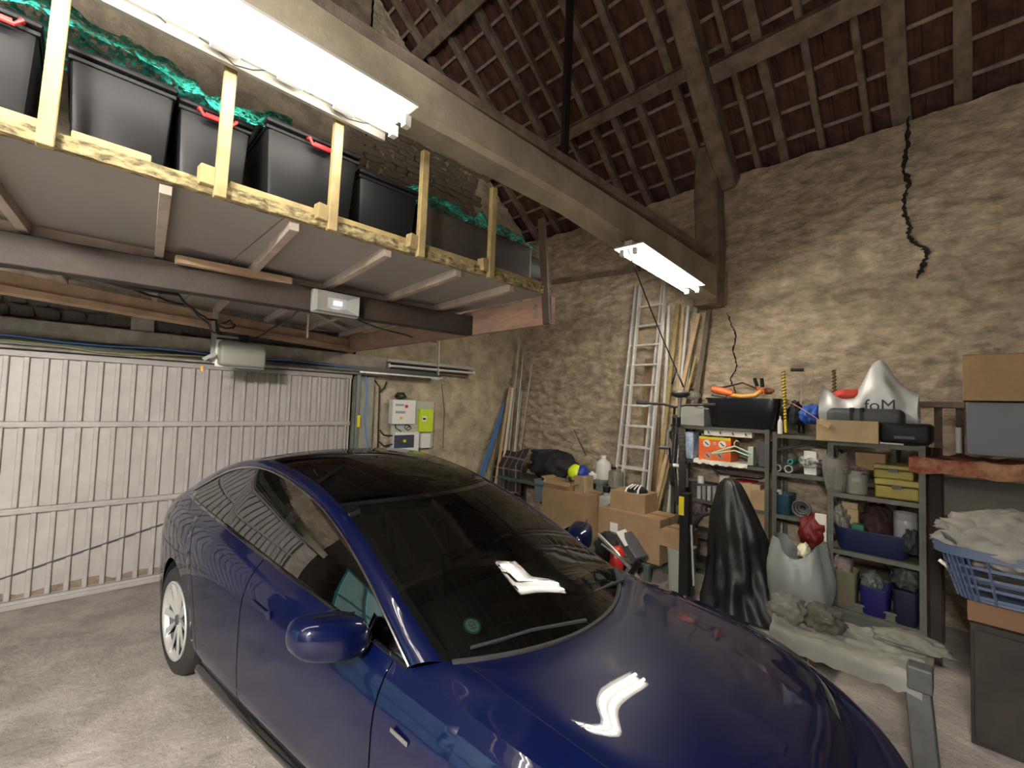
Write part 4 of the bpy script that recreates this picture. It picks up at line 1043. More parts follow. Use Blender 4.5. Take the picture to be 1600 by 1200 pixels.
for i in range(26):
    v = i/25; row = []
    for j in range(26):
        u = j/25; y = y1+(y0-y1)*u; zt = z1-.10*(1-u)+.02*math.sin(u*9)
        fold = .03*math.sin(u*16+v)*v
        x = 5.12-.2*min(1, v*2.5)+fold; z = zt+.03 if v < .1 else zt-(zt-z0)*(v-.1)/.9
        row.append((x, y, z))
    rows.append(row)
b.grid(rows); single('plaid_blanket', b, pl, 'dark plaid blanket hanging over the corner bench', 'blanket', smooth='all')
def blackb(px, x, label, name='cloth_heap', m=None, cat='coat', dx=.2, seed=1, amp=.35):
    y0, y1, z0, z1 = R4(*px, x); return cloth(name, label, cat, m or M('black_cloth', (.015, .015, .017), .8), (x+dx, (y0+y1)/2, z0), (dx, (y1-y0)/2, (z1-z0)/1.6), seed, amp)
blackb((818, 712, 886, 752), 4.95, 'heap of black coats on the corner bench beside the plaid blanket', dx=.25, seed=2)
blackb((822, 705, 870, 722), 5.2, 'dark blue folded cloth behind the black coats', m=M('navy_cloth', (.03, .04, .08), .8), dx=.15, seed=3, cat='cloth')
def tub(name, px, x, m, label, cat='tub', dep=.35, z0=None, open_=True, rot=0, lid=None, group=None, taper=.88):
    y0, y1, za, zb = R4(*px, x); za = z0 if z0 is not None else za; cx_, cy_ = x+dep/2, (y0+y1)/2; wd, h = y1-y0, max(.02, zb-za)
    t = thing(name, label, cat, (cx_, cy_, za), rot, group); b = B(); n = 28; rings = []
    def ring(sc_, z, r=0):
        out = []
        for k in range(n):
            a = 2*PI*k/n; ca_, sa_ = math.cos(a), math.sin(a); e = .35
            out.append(V((dep/2*sc_*math.copysign(abs(ca_)**e, ca_), wd/2*sc_*math.copysign(abs(sa_)**e, sa_), z)))
        return out
    rings = [ring(taper-.04, 0), ring(taper, .01), ring(1, h*.95), ring(1.04, h*.95), ring(1.04, h), ring(.96, h)]
    if open_: rings += [ring(taper-.04, .03)]
    b.rings(rings); part('body', b, m, t, world=False, smooth=True)
    if lid: b = B(); b.rings([ring(1.05, h), ring(1.05, h+.02), ring(.98, h+.03)]); part('lid', b, lid, t, world=False, smooth=True)
    return t
tub('storage_tub', (832, 750, 850, 783), 4.85, M('blue_grey_plastic', (.16, .22, .26), .45), 'blue-grey plastic tub below the black coats', dep=.3)
def lbl_box(name, px, x, m, label, cat='box', dep=.3, z0=None, rot=0, group=None, bev=.006):
    y0, y1, za, zb = R4(*px, x); za = z0 if z0 is not None else za; b = B(); wd, h = y1-y0, zb-za
    b.box((0, 0, h/2), (dep, wd, h), bev=bev)
    t = part(name, b, m); t.location = (x+dep/2, (y0+y1)/2, za); t.rotation_euler = (0, 0, rot); tag(t, label, cat, group); return t
def carton(px, x, label, dep=.35, z0=None, rot=0, open_=False, m=None, patch=None, tape=True):
    m = m or cardb; y0, y1, za, zb = R4(*px, x); za = z0 if z0 is not None else za; wd, h = y1-y0, zb-za
    t = thing('cardboard_box', label, 'cardboard box', (x+dep/2, (y0+y1)/2, za), rot)
    b = B(); th = .006
    if open_:
        for s in (-1, 1): b.box((s*(dep/2-th/2), 0, h/2), (th, wd, h)); b.box((0, s*(wd/2-th/2), h/2), (dep-2*th, th, h))
        b.box((0, 0, th/2), (dep, wd, th)); part('body', b, m, t, world=False)
        for s in (-1, 1):
            b = B(); b.bar((0, s*wd/2, h-.002), (0, s*(wd/2+min(.1, wd*.3)), h+.02*s), dep*.95, th); 
            b = B(); b.box((0, s*(wd/2+.035), h+.012*s), (dep*.96, .07, th), rot=(.35*s, 0, 0)); part('flap', b, m, t, world=False)
        b = B(); b.box((-dep/2-.02, 0, h-.02), (th, wd*.96, .06), rot=(0, .5, 0)); part('flap', b, m, t, world=False)
    else:
        b.box((0, 0, h/2), (dep, wd, h), bev=.003); part('body', b, m, t, world=False)
        for s in (-1, 1): b = B(); b.box((s*dep/4, 0, h+.003), (dep/2-.004, wd-.004, .005), rot=(0, -.01*s, 0)); part('flap', b, m, t, world=False)
        if tape: b = B(); b.box((0, 0, h+.008), (.05, wd*1.0, .002)); b.box((-.0, -wd/2-.001, h-.04), (.05, .002, .08)); part('tape', b, M('brown_tape', (.30, .19, .09), .25), t, world=False)
    if patch: b = B(); b.box((-dep/2-.002, wd*patch[0], h*patch[1]), (.002, patch[2], patch[3])); part('paper_label', b, white_p, t, world=False)
    return t
# stack of boxes left of the ladders (stands on a low dark crate line hidden by the car)
c1_ = carton((846, 768, 917, 850), 4.62, 'large cardboard box beside the green table, carrying a small open box', dep=.45, z0=.0, m=cardb)
ztop1 = P(880, 770, x=4.62).z
c2_ = carton((850, 752, 893, 770), 4.68, 'small open cardboard box on the large box left of the green table', dep=.28, z0=ztop1+.012, open_=True)
b = B(); y0, y1, z0, z1 = R4(893, 742, 913, 768, 4.75); b.box((4.85, (y0+y1)/2, ztop1+.012+(z1-z0)/2), (.2, y1-y0, z1-z0), bev=.004); single('paper_bag', b, M('striped_kraft', (.38, .28, .16), .8, var=.4, scale=14, stretch=(1, 6, .3)), 'narrow striped kraft box standing beside the small open box', 'box')
y0, y1, z0, z1 = R4(881, 727, 910, 752, 4.75)
t = thing('cycling_helmet', 'fluorescent yellow and blue helmet on top of the small open box', 'helmet', (4.84, (y0+y1)/2, z0))
b = B(); b.blob((4.84, (y0+y1)/2+.03, (z0+z1)/2), (.11, .10, (z1-z0)/2), 3, .1, 2, 4); part('shell', b, M('fluo_yellow', (.62, .80, .02), .4), t)
b = B(); b.blob((4.88, (y0+y1)/2-.06, (z0+z1)/2), (.10, .07, (z1-z0)/2.1), 3, .1, 2, 5); part('rear_shell', b, M('royal_blue', (0.014, 0.035, 0.28), .4), t)
b = B(); b.tube([V((4.78, (y0+y1)/2+.08, z0+.05)), V((4.74, (y0+y1)/2+.05, z0)), V((4.74, (y0+y1)/2-.03, z0+.01))], .008, 6); part('strap', b, black_p, t)
def bottle(px, x, m, capm, label, name='bottle', square=False, z0=None, cat='bottle', group=None):
    y0, y1, za, zb = R4(*px, x); za = z0 if z0 is not None else za; r = (y1-y0)/2; h = zb-za; c = V((x+r, (y0+y1)/2, za))
    t = thing(name, label, cat, c, 0, group)
    b = B()
    if square: b.box((0, 0, h*.42), (r*1.5, r*2, h*.84), bev=r*.25, seg=3); b.cyl((0, r*.45, h*.84), (0, r*.45, h*.93), r*.3)
    else: b.lathe([(.001, 0), (r*.95, 0), (r, h*.04), (r, h*.62), (r*.85, h*.72), (r*.35, h*.84), (r*.32, h*.93)], 20)
    part('body', b, m, t, world=False, smooth=True)
    cy_ = r*.45 if square else 0
    b = B(); b.cyl((0, cy_, h*.90), (0, cy_, h), r*.38, n=14); part('cap', b, capm, t, world=False)
    if square: b = B(); b.tube([(0, -r*.7, h*.78), (0, -r*.65, h*.93), (0, -r*.1, h*.93), (0, r*.1, h*.82)], r*.13, 8); part('handle', b, m, t, world=False)
    return t
clearp = M_glass('clear_plastic', (.86, .86, .82), .08, 1.5, .28); whitish = M('translucent_white', (.62, .61, .56), .35)
bottle((925, 712, 946, 752), 5.12, whitish, white_p, 'large whitish bottle wrapped in clear film on the green table', z0=.84)
bottle((914, 737, 927, 757), 5.03, white_p, white_p, 'small white bottle on the near corner of the green table', z0=.84)
bottle((948, 731, 966, 765), 4.98, clearp, black_p, 'clear square canister with dark cap right of the green table', square=True, name='canister', cat='canister')
bottle((931, 763, 958, 852), 4.80, M('grey_can', (.34, .35, .33), .45), black_p, 'big pale grey jerrycan standing under the green table edge', square=True, name='jerrycan', cat='jerrycan')
b = B(); y0, y1, z0, z1 = R4(905, 725, 922, 740, 5.2); b.cyl((5.2, y0, z0), (5.25, y1, z0+.03), .04); b.box((5.2, (y0+y1)/2, z0+.05), (.06, .09, .07), bev=.01); single('power_drill', b, dark_g, 'small dark power tool behind the yellow helmet', 'tool')
b = B(); b.tube([P(897, 671, x=5.52), P(905, 690, x=5.50), P(916, 712, x=5.45)], .008, 6); single('bent_rod', b, dark_g, 'thin dark bent rod against the wall above the bottles', 'rod')
lb_ = carton((934, 803, 1031, 860), 4.40, 'long cardboard box under the round box, with a white label', dep=.40, z0=.20, patch=(.22, .6, .10, .10))
zt2 = P(975, 812, x=4.4).z
t = carton((953, 770, 1006, 812), 4.48, 'cardboard box with a helmet on it, before the ladder foot', dep=.3, z0=None, rot=.05, tape=False)
y0, y1, z0, z1 = R4(967, 763, 1006, 780, 4.5)
hm = thing('cycling_helmet', 'black and white cycling helmet lying on the cardboard box before the ladder', 'helmet', (4.62, (y0+y1)/2, z0))
b = B(); b.blob((4.62, (y0+y1)/2, z0+.06), (.13, .125, .08), 3, .05, 2, 4); part('shell', b, M('helmet_black', (.015, .015, .018), .2), hm)
for k in range(4): b = B(); a = -.08+.053*k; b.tube([V((4.5, (y0+y1)/2+a, z0+.05)), V((4.53, (y0+y1)/2+a*.9, z0+.11)), V((4.62, (y0+y1)/2+a*.6, z0+.145))], .010, 6); part('vent_rib', b, white_p, hm)
b = B(); b.box((4.6, (y0+y1)/2-.11, z0-.11), (.05, .1, .02)); 
table('low_bench', 'low dark bench behind the car under the cardboard boxes', 4.35, 4.85, 2.35, 3.3, .19, green_d, cat='bench')
# junk pile between boxes and bonnet
y0, y1, z0, z1 = R4(960, 828, 990, 853, 4.15)
t = thing('power_tool', 'dark tool with a square white label leaning on the long cardboard box', 'tool', (4.2, (y0+y1)/2, .05))
b = B(); b.bar(P(975, 835, x=4.15), P(1000, 875, x=4.1), .17, .10, bev=.01); part('body', b, dark_g, t)
b = B(); b.bar(P(970, 829, x=4.08), P(984, 851, x=4.08), .17, .01); part('white_label', b, white_p, t)
b = B(); b.bar(P(1000, 875, x=4.1), V((4.15, 2.5, .02)), .05, .05, bev=.01); part('handle', b, black_p, t)
b = B(); b.tube([P(935, 835, x=4.25), P(960, 860, x=4.2), P(1000, 905, x=4.15)], .02, 8); b.tube([P(940, 850, x=4.2), P(985, 885, x=4.15)], .012, 8); single('chrome_bar', b, steel_g, 'shiny metal bars lying below the white-labelled tool', 'bar')
y0, y1, z0, z1 = R4(949, 838, 968, 860, 4.22); b = B(); b.blob((4.3, (y0+y1)/2, .16), (.10, (y1-y0)/2, .16), 3, .15, 2, 7); single('red_bag', b, red_p, 'small glossy red can left of the white-labelled tool', 'can')
blackb((925, 835, 962, 875), 4.3, 'dark tangled bag low beside the bonnet', dx=.12, seed=12, cat='bag')
carton((1029, 832, 1066, 856), 4.25, 'brown cardboard box with shiny tape left of the black post', dep=.35, z0=P(1047, 856, x=4.25).z, m=cardb)
tub('grey_container', (1040, 860, 1070, 905), 4.22, M('pale_grey_green', (.30, .32, .27), .5), 'pale grey plastic container under the taped cardboard box', dep=.3, z0=0, open_=False)
# ---------------- ladders
def ladder(pt, pb, xt, xb, wd, label, n, m=alu, cut=None, grp='aluminium ladders'):
    A, Cc = P(*pt, x=xt), P(*pb, x=xb); d = Cc-A; E_ = A+d*((A.z-.02)/(A.z-Cc.z)); d = E_-A
    t = thing('ladder', label, 'ladder', (E_.x, E_.y-wd/2, 0), 0, grp)
    for s in (0, wd): b = B(); b.bar(A-V((0, s, 0)), E_-V((0, s, 0)), .028, .065, up=(1, 0, 0), bev=.003); part('rail', b, m, t)
    k = 0; L = d.length; u = d.normalized(); q = L-.22
    while q > .1: p = A+u*q; b = B(); b.bar(p-V((0, .014, 0)), p-V((0, wd-.014, 0)), .034, .024, bev=.003); part('rung', b, m, t); q -= .272
    for s in (0, wd): b = B(); p = E_-V((0, s, 0)); b.box((p.x, p.y, p.z+.02), (.08, .04, .05), bev=.005); part('foot', b, black_p, t)
    return t
ladder((1001, 448), (972, 760), 5.50, 5.10, .37, 'tall aluminium ladder, front section, leaning on the rough wall', 12)
ladder((995, 446), (963, 745), 5.56, 5.22, .40, 'rear aluminium ladder section standing behind the front one', 12)
# planks behind ladders and sticks beside
b = B(); A = P(1020, 560, x=5.495); b.bar(A, V((5.50, A.y-.02, .02)), .22, .03, up=(1, 0, 0)); single('old_plank', b, M('old_brown_plank', (.27, .17, .09), .8, var=.5, scale=6, stretch=(1, 1, .3)), 'wide brown stained plank behind the ladder rungs', 'plank')
def stick(pt, pb, xt, xb, wd, th, m, label, name='wooden_stick', cat='stick'):
    A, Cc = P(*pt, x=xt), P(*pb, x=xb); d = Cc-A; E_ = A+d*((A.z-.01)/(A.z-Cc.z)); E_.x = min(E_.x, RW-.1); b = B(); b.bar(A, E_, wd, th, up=(1, 0, 0), bev=.002); return single(name, b, m, label, cat, 'laths leaning right of the ladder')
gw = M('grey_lath', (.40, .37, .28), .75, var=.25)
stick((1046, 478), (1038, 640), 5.495, 5.42, .035, .03, alu, 'metal strut right of the ladder, beside the first yellow lath', 'metal_strut', 'strut')
stick((1060, 475), (1040, 660), 5.495, 5.38, .05, .04, pine, 'yellowish lath right of the ladder, nearest to it')
stick((1068, 480), (1060, 600), 5.495, 5.44, .035, .03, M('tan_lath', (.56, .42, .24), .7, var=.2), 'thin tan lath just right of the yellowish one')
stick((1076, 478), (1063, 610), 5.48, 5.40, .03, .03, M('white_stick', (.62, .62, .58), .5), 'thin whitish stick crossing between the laths')
stick((1092, 490), (1066, 605), 5.48, 5.36, .045, .03, tn, 'slanting tan lath in the middle of the stick bundle')
stick((1088, 478), (1072, 600), 5.495, 5.42, .05, .025, gw, 'grey-green lath behind the slanting tan lath')
stick((1087, 560), (1074, 612), 5.48, 5.40, .03, .02, pine, 'short yellow lath low in the stick bundle')
stick((1108, 485), (1090, 612), 5.495, 5.46, .055, .04, M('dark_lath', (.15, .12, .09), .8, var=.3), 'dark wide lath at the right end of the bundle')
b = B(); b.tube(sag(L2A+V((0, 0, .02)), P(1057, 578, x=4.2), .03, 10), .006, 6); b.tube([P(1057, 578, x=4.2), P(1050, 600, x=4.2)], .008, 6); b.tube([P(1057, 578, x=4.2), P(1068, 605, x=4.2)], .008, 6)
single('bike_cord', b, cable_k, 'black cord from the far lamp down to the bicycle saddle', 'cord', smooth='all')
# ---------------- bicycle hung level, seen from behind
bk_o = P(1062, 728, x=4.05); H0 = math.radians(29)
bike = thing('bicycle', 'black mountain bike hanging by a cord before the ladders', 'bicycle', (bk_o.x, bk_o.y, bk_o.z-.35), H0)
fr = M('bike_frame', (.03, .03, .033), .35, metal=.3)
def bt(name, segs, r, m, par=None, n=10):
    b = B()
    for s_ in segs: b.tube([V(p) for p in s_], r, n)
    return part(name, b, m, par or bike, world=False)
RA, BBk, HT, SS = (0, 0, .35), (.43, 0, .32), (1.0, 0, .80), (.22, 0, .80); HB = (1.03, 0, .68); FA = (1.14, 0, .35)
bt('frame', [(BBk, SS), (SS, HT), (BBk, HB), (HT, HB)], .02, fr); bt('rear_stay', [((0, .06, .35), BBk), ((0, -.06, .35), BBk), ((0, .06, .35), (.24, .02, .70)), ((0, -.06, .35), (.24, -.02, .70))], .011, fr)
bt('fork', [(HB, (1.06, .06, .62), (1.14, .06, .35)), (HB, (1.06, -.06, .62), (1.14, -.06, .35))], .017, M('fork_grey', (.45, .45, .45), .3, metal=.5))
bt('seat_post', [(SS, (.17, 0, 1.0))], .015, steel_g); 
b = B(); b.blob((.15, 0, 1.02), (.13, .075, .035), 3, .05, 2, 1); b.blob((.05, 0, 1.02), (.06, .085, .035), 3, .05, 2, 1); part('saddle', b, M('saddle_black', (.015, .013, .015), .5), bike, world=False)
bt('handlebar', [((.96, 0, .90), (.96, .12, .93), (.92, .40, .94)), ((.96, 0, .90), (.96, -.12, .93), (.92, -.40, .94)), (HT, (.96, 0, .90))], .014, black_m)
for s in (-1, 1): bt('grip', [((.925, s*.30, .935), (.915, s*.42, .94))], .021, rubber); bt('brake_lever', [((.95, s*.2, .92), (1.0, s*.28, .90), (.99, s*.36, .89))], .008, steel_g)
for c in (RA, FA):
    b = B(); n = 40; b.tube([V((c[0]+.325*math.cos(2*PI*k/n), 0, c[2]+.325*math.sin(2*PI*k/n))) for k in range(n+1)], .029, 8, cap=False); ty = part('tyre', b, M('knobby_rubber', (.045, .042, .036), .9, bump=1, bscale=60), bike, world=False)
    b = B(); b.tube([V((c[0]+.295*math.cos(2*PI*k/n), 0, c[2]+.295*math.sin(2*PI*k/n))) for k in range(n+1)], .012, 6, cap=False); part('rim', b, dark_g, ty, world=False)
    b = B()
    for k in range(24): a = 2*PI*k/24; b.tube([V((c[0], .025*(-1)**k, c[2])), V((c[0]+.29*math.cos(a), 0, c[2]+.29*math.sin(a)))], .0015, 4)
    part('spokes', b, steel_g, ty, world=False, kind='stuff'); bt('hub', [((c[0], -.06, c[2]), (c[0], .06, c[2]))], .02, steel_g, ty)
    b = B()
    for k in range(48):
        a = 2*PI*k/48
        for s in (-1, 0, 1): b.box((c[0]+(.354-.006*abs(s))*math.cos(a), s*.018, c[2]+(.354-.006*abs(s))*math.sin(a)), (.010, .012, .018), rot=(0, -a, 0))
    part('tread_knobs', b, MATS['knobby_rubber'], ty, world=False, kind='stuff')
b = B(); b.lathe([(.001, -.05), (.09, -.05), (.09, -.044), (.001, -.044)], 28, c=(.43, 0, .32), axis='y'); part('chainring', b, dark_g, bike, world=False)
bt('crank', [((.43, -.06, .32), (.46, -.07, .16)), ((.43, .06, .32), (.40, .07, .48))], .011, black_m); bt('pedal', [((.46, -.08, .16), (.46, -.17, .16)), ((.40, .08, .48), (.40, .17, .48))], .018, dark_g)
bt('derailleur', [((0, -.06, .33), (.02, -.07, .20), (.05, -.07, .16))], .012, steel_g)
# black post with yellow label
t = thing('steel_post', 'black upright steel post with a yellow label before the bicycle', 'post', (3.75, 1.69, 0))
A = P(1073, 700, x=3.75); b = B(); b.bar((3.75, A.y, .02), (3.75, A.y, P(1073, 770, x=3.75).z), .075, .075, up=(1, 0, 0), bev=.004); part('column', b, black_m, t)
b = B(); b.box((3.8, A.y, .015), (.4, .35, .03), bev=.004); part('foot_plate', b, black_m, t)
q0, q1 = P(1066, 776, x=3.71), P(1066, 805, x=3.71); b = B(); b.box((3.708, q0.y+.005, (q0.z+q1.z)/2), (.003, .045, q0.z-q1.z)); part('yellow_label', b, yellow_p, t)
b = B(); b.tube([V((3.75, A.y-.04, .80)), V((3.75, A.y-.14, .95)), V((3.78, A.y-.18, .97))], .018, 8); part('arm', b, black_m, t)
b = B(); b.tube([P(1080, 820, x=3.72), P(1082, 870, x=3.72), P(1084, 915, x=3.72)], .009, 6); part('hose', b, grey_p, t)
# ---------------- black tarpaulin over something
b = B(); rings = []
for i in range(34):
    u = i/33; z = 1.17*(1-u)**1.25; ring = []
    cx_ = 4.52; cy_ = 1.62-.14*u**.8
    for k in range(96):
        a = 2*PI*k/96; c_, s_ = math.cos(a), math.sin(a)
        r = .045+.315*u**.55+.05*math.exp(-((u-.32)/.12)**2)*max(0, -s_)
        f = 1+.20*noise.noise(V((c_*1.4, s_*1.4, u*2.2)))+u*.09*math.sin(a*7+5*u+2*noise.noise(V((c_, s_, u*3))))+.06*u**.5*math.sin(a*13-3*u)+.05*noise.noise(V((c_*5, s_*5, u*8)))
        ring.append(V((cx_+r*f*c_*.9, cy_+r*f*s_, max(0, z+.03*u*(1-u)*noise.noise(V((c_*6, s_*6, u*10)))*4))))
    rings.append(ring)
b.rings(rings[::-1]); b.sm = True
single('tarpaulin', b, M('black_tarp', (.012, .012, .012), .42, var=.2, bump=.5, bscale=8), 'black tarpaulin draped in a peak over something, right of the black post', 'tarpaulin', smooth='all')
b = B(); b.blob((4.0, 1.78, .06), (.07, .06, .06), 3, .2, 2, 3); single('red_rag', b, M('faded_red', (.45, .10, .08), .8), 'small faded red rag on the floor between tarpaulin and bonnet', 'rag')
# ---------------- shelving
def rack(label, x0, x1, y0, y1, zs, zt, group='metal shelving units'):
    t = thing('shelving_unit', label, 'shelf', ((x0+x1)/2, (y0+y1)/2, 0), 0, group)
    for x in (x0, x1):
        for y in (y0, y1):
            b = B(); sx = 1 if x == x0 else -1; sy = 1 if y == y0 else -1
            b.box((x+sx*.002, y+sy*.02, zt/2), (.003, .04, zt)); b.box((x+sx*.018, y+sy*.002, zt/2), (.036, .003, zt)); part('upright', b, shelf_m, t)
            b = B()
            for k in range(int(zt/.05)): b.box((x-sx*.001, y+sy*.02, .03+k*.05), (.002, .008, .02))
            part('slots', b, dark_g, t, kind='stuff')
    for z in zs:
        b = B(); b.box(((x0+x1)/2, (y0+y1)/2, z-.003), (x1-x0-.006, y1-y0-.006, .004)); b.box((x0+.004, (y0+y1)/2, z-.018), (.004, y1-y0-.01, .035)); b.box((x1-.004, (y0+y1)/2, z-.018), (.004, y1-y0-.01, .035)); part('shelf_board', b, shelf_m, t)
    b = B(); b.bar((x1-.002, y0+.02, .3), (x1-.002, y1-.02, 1.5), .02, .003, up=(1, 0, 0)); part('cross_brace', b, shelf_m, t)
    return t
yA1, yA0 = P(1050, 668, x=5.1).y, P(1202, 672, x=5.1).y
rack('steel shelving behind the tarpaulin, with the black tub on top', 5.1, 5.5, yA0, yA1, (.08, .42, .81, 1.245, 1.635), 1.64)
yB1 = yA0-.03; yB0 = .46
rack('middle steel shelving with coils and rolls, behind the right-hand one', 5.1, 5.5, yB0, yB1, (.08, .40, .80, 1.22, 1.60), 1.62)
yC1, yC0 = P(1293, 800, x=4.6).y, P(1447, 800, x=4.6).y
rack('nearest steel shelving on the right, with the white carrier bag on top', 4.6, 5.0, yC0, yC1, (.23, .70, 1.165, 1.595), 1.60)
# top of the left unit
b_ = lbl_box('metal_box', (1062, 632, 1100, 662), 5.12, M('grey_tin', (.34, .34, .30), .4), 'grey metal box at the left end of the shelving top', dep=.25, z0=1.636)
b = B(); b.cyl((-.002, .02, .19), (-.01, .02, .19), .012); part('lock', b, steel_g, b_, world=False)
b = B(); b.blob(P(1082, 618, x=5.2), (.07, .09, .05), 3, .3, 3, 2); single('plastic_wrap', b, clearp, 'crumpled clear plastic on the grey metal box', 'plastic bag', smooth='all')
tt_ = tub('black_tub', (1100, 622, 1216, 664), 5.08, M('gloss_black_tub', (0.0144, 0.0144, 0.0176), .22), 'large glossy black tub on top of the left shelving', dep=.40, z0=1.637, open_=False)
zT = P(1150, 622, x=5.1).z+.01
t = thing('hedge_trimmer', 'orange power tool lying on top of the black tub', 'tool', (5.2, P(1135, 612, x=5.2).y, zT))
org = M('orange_plastic', (.75, .14, .03), .4)
q = [P(1113, 608, x=5.15), P(1130, 612, x=5.15), P(1145, 616, x=5.15)]; b = B(); b.tube(q, [.035, .045, .03], 10); part('housing', b, org, t)
b = B(); b.tube([P(1112, 617, x=5.12), P(1135, 620, x=5.12)], .014, 8); part('blade', b, dark_g, t)
b = B(); b.tube([P(1140, 617, x=5.15), P(1160, 620, x=5.13), P(1180, 618, x=5.13), P(1190, 611, x=5.13)], .024, 8); single('orange_belt', b, M('amber_plastic', (.70, .33, .06), .4), 'curved amber strap beside the orange power tool', 'strap', smooth='all')
t = thing('bolt_cutter', 'red bolt cutters with black grips standing out of the black tub', 'tool', (5.25, P(1190, 615, x=5.25).y, zT))
for a, c_ in (((1190, 592), (1193, 618)), ((1179, 592), (1187, 615))):
    b = B(); b.tube([P(a[0], a[1]-1, x=5.2), P((a[0]+c_[0])/2, (a[1]+c_[1])/2, x=5.2)], .018, 10); part('grip', b, black_p, t); b = B(); b.tube([P((a[0]+c_[0])/2, (a[1]+c_[1])/2, x=5.2), P(*c_, x=5.2)], .013, 8); part('arm', b, org, t)
b = B(); b.tube([P(1128, 606, x=5.3), P(1160, 598, x=5.3), P(1180, 606, x=5.3), P(1188, 612, x=5.3)], .010, 6); single('black_strap', b, M('dark_red_strap', (.07, .03, .03), .7), 'dark strap arching over the black tub', 'strap', smooth='all')
b = B(); b.blob(P(1200, 611, x=5.3), (.05, .06, .035), 3, .2, 3, 1); single('rust_ball', b, M('rust_brown', (.35, .15, .08), .7), 'small rust-brown object at the right of the bolt cutters', 'tool')
# spring-like rods
for px, x_, zb_, lb, m_ in (((1224, 580, 1228, 660), 5.15, 1.62, 'tall yellow and black spiral rod right of the black tub', yellow_p), ((1303, 578, 1305, 640), 5.25, 1.61, 'rusty threaded rod rising behind the white carrier bag', M('rusty_thread', (.22, .12, .05), .7))):
    A, E_ = P(px[0], px[1], x=x_), P(px[2], px[3], x=x_); E_.z = zb_; t = thing('threaded_rod', lb, 'rod', (E_.x, E_.y, E_.z))
    b = B(); b.cyl(A, E_, .013); part('core', b, m_, t); n = 90; b = B(); L = (A-E_)
    b.tube([E_+L*(.2+.8*k/n)+V((.017*math.cos(k*1.1), .017*math.sin(k*1.1), 0)) for k in range(n+1)], .005, 5); part('thread', b, M('dark_thread', (.06, .04, .02), .7), t)
t = thing('hand_pump', 'T-handled hand pump with black grip against the rough wall', 'pump', (5.4, P(1255, 640, x=5.4).y, 1.61))
b = B(); b.cyl(P(1236, 578, x=5.4), P(1256, 578, x=5.4), .017); part('grip', b, black_p, t)
b = B(); b.tube([P(1238, 580, x=5.4), P(1246, 592, x=5.4), P(1252, 600, x=5.4), P(1252, 640, x=5.4)], .005, 6); b.tube([P(1256, 578, x=5.4), P(1270, 580, x=5.4), P(1268, 592, x=5.4), P(1262, 600, x=5.4)], .005, 6); part('rod', b, steel_g, t)
b = B(); p = P(1252, 640, x=5.4); b.cyl((p.x, p.y, 1.62), (p.x, p.y, p.z), .03); part('barrel', b, black_m, t)
blackb((1226, 630, 1250, 664), 5.15, 'small black bag beside the blue bag on the middle shelving', dx=.1, seed=21, cat='bag')
blackb((1243, 634, 1284, 663), 5.13, 'bright blue bag on top of the middle shelving', name='blue_bag', m=M('blue_fabric', (.03, .10, .42), .55), dx=.14, seed=22, cat='bag', amp=.25)
bottle((1214, 650, 1222, 668), 5.12, white_p, white_p, 'small white bottle at the foot of the yellow spiral rod', z0=1.605)
b = B(); b.tube([P(1235, 629, x=5.1), P(1255, 640, x=5.08), P(1278, 655, x=5.06)], .004, 5); single('pink_cable', b, M('pink_cable', (.6, .25, .2), .5), 'thin pink cable over the blue bag', 'cable')
# second shelf of the left unit
zs2 = 1.25
x2 = 5.14
bb = lbl_box('picture_box', (1071, 675, 1083, 708), x2, M('blue_white_print', (.10, .22, .50), .5, col2=(.6, .65, .7), scale=9), 'narrow blue and white printed box on the second shelf', dep=.3, z0=zs2)
y0, y1, z0, z1 = R4(1092, 682, 1142, 711, x2)
ob = thing('tool_box', 'orange power tool carton with yellow stripe on the second shelf', 'box', (x2+.12, (y0+y1)/2, zs2)); z1 = P(1117, 683, x=x2).z
b = B(); b.box((x2+.12, (y0+y1)/2, (zs2+z1)/2), (.24, y1-y0, z1-zs2), bev=.003); part('body', b, M('orange_card', (.72, .13, .03), .5), ob)
b = B(); b.box((x2-.002, (y0+y1)/2, z1-.015), (.002, y1-y0-.006, .03)); part('yellow_stripe', b, M('stripe_yellow', (.75, .60, .03), .5), ob)
FY = Matrix(((0, 0, -1, 0), (-1, 0, 0, 0), (0, 1, 0, 0), (0, 0, 0, 1)))   # text facing -x
def ftext(s_, x, y, z, size, m, par): return text('lettering', s_, size, m, par, Matrix.Translation((x, y, z)) @ FY)
b = B(); b.box((x2+.1, (y0+y1)/2+.03, z1+.02), (.2, (y1-y0)*.85, .035)); lid_ = part('black_lid', b, black_p, ob)
ftext('BLACK', x2-.003, (y0+y1)/2+.10, z1+.020, .030, white_p, ob); ftext('DECKER', x2-.003, (y0+y1)/2-.045, z1+.020, .030, white_p, ob)
for yy, zz, rr_ in ((.085, .72, .04), (-.085, .72, .04), (0, .74, .016), (.07, .22, .04), (-.06, .25, .035)):
    zc_ = zs2+(z1-zs2)*zz; b = B(); b.lathe([(.001, 0), (rr_, 0), (rr_, -.003), (.001, -.003)], 20, c=(x2-.001, (y0+y1)/2+yy, zc_), axis='x'); dd_ = part('round_picture', b, white_p if zz > .5 else M('faded_pink', (.45, .25, .18), .6), ob)
    b = B(); b.bar((x2-.006, (y0+y1)/2+yy-rr_*.5, zc_-rr_*.4), (x2-.006, (y0+y1)/2+yy+rr_*.5, zc_+rr_*.4), .003, rr_*.35, up=(0, 0, 1)); part('tool_drawing', b, dark_g, ob)
t = lbl_box('key_rack', (1100, 671, 1175, 681), x2-.02, cream, 'long cream hook rack lying under the top shelf, above the orange carton', dep=.05, z0=P(1137, 682, x=x2-.02).z, bev=.002)
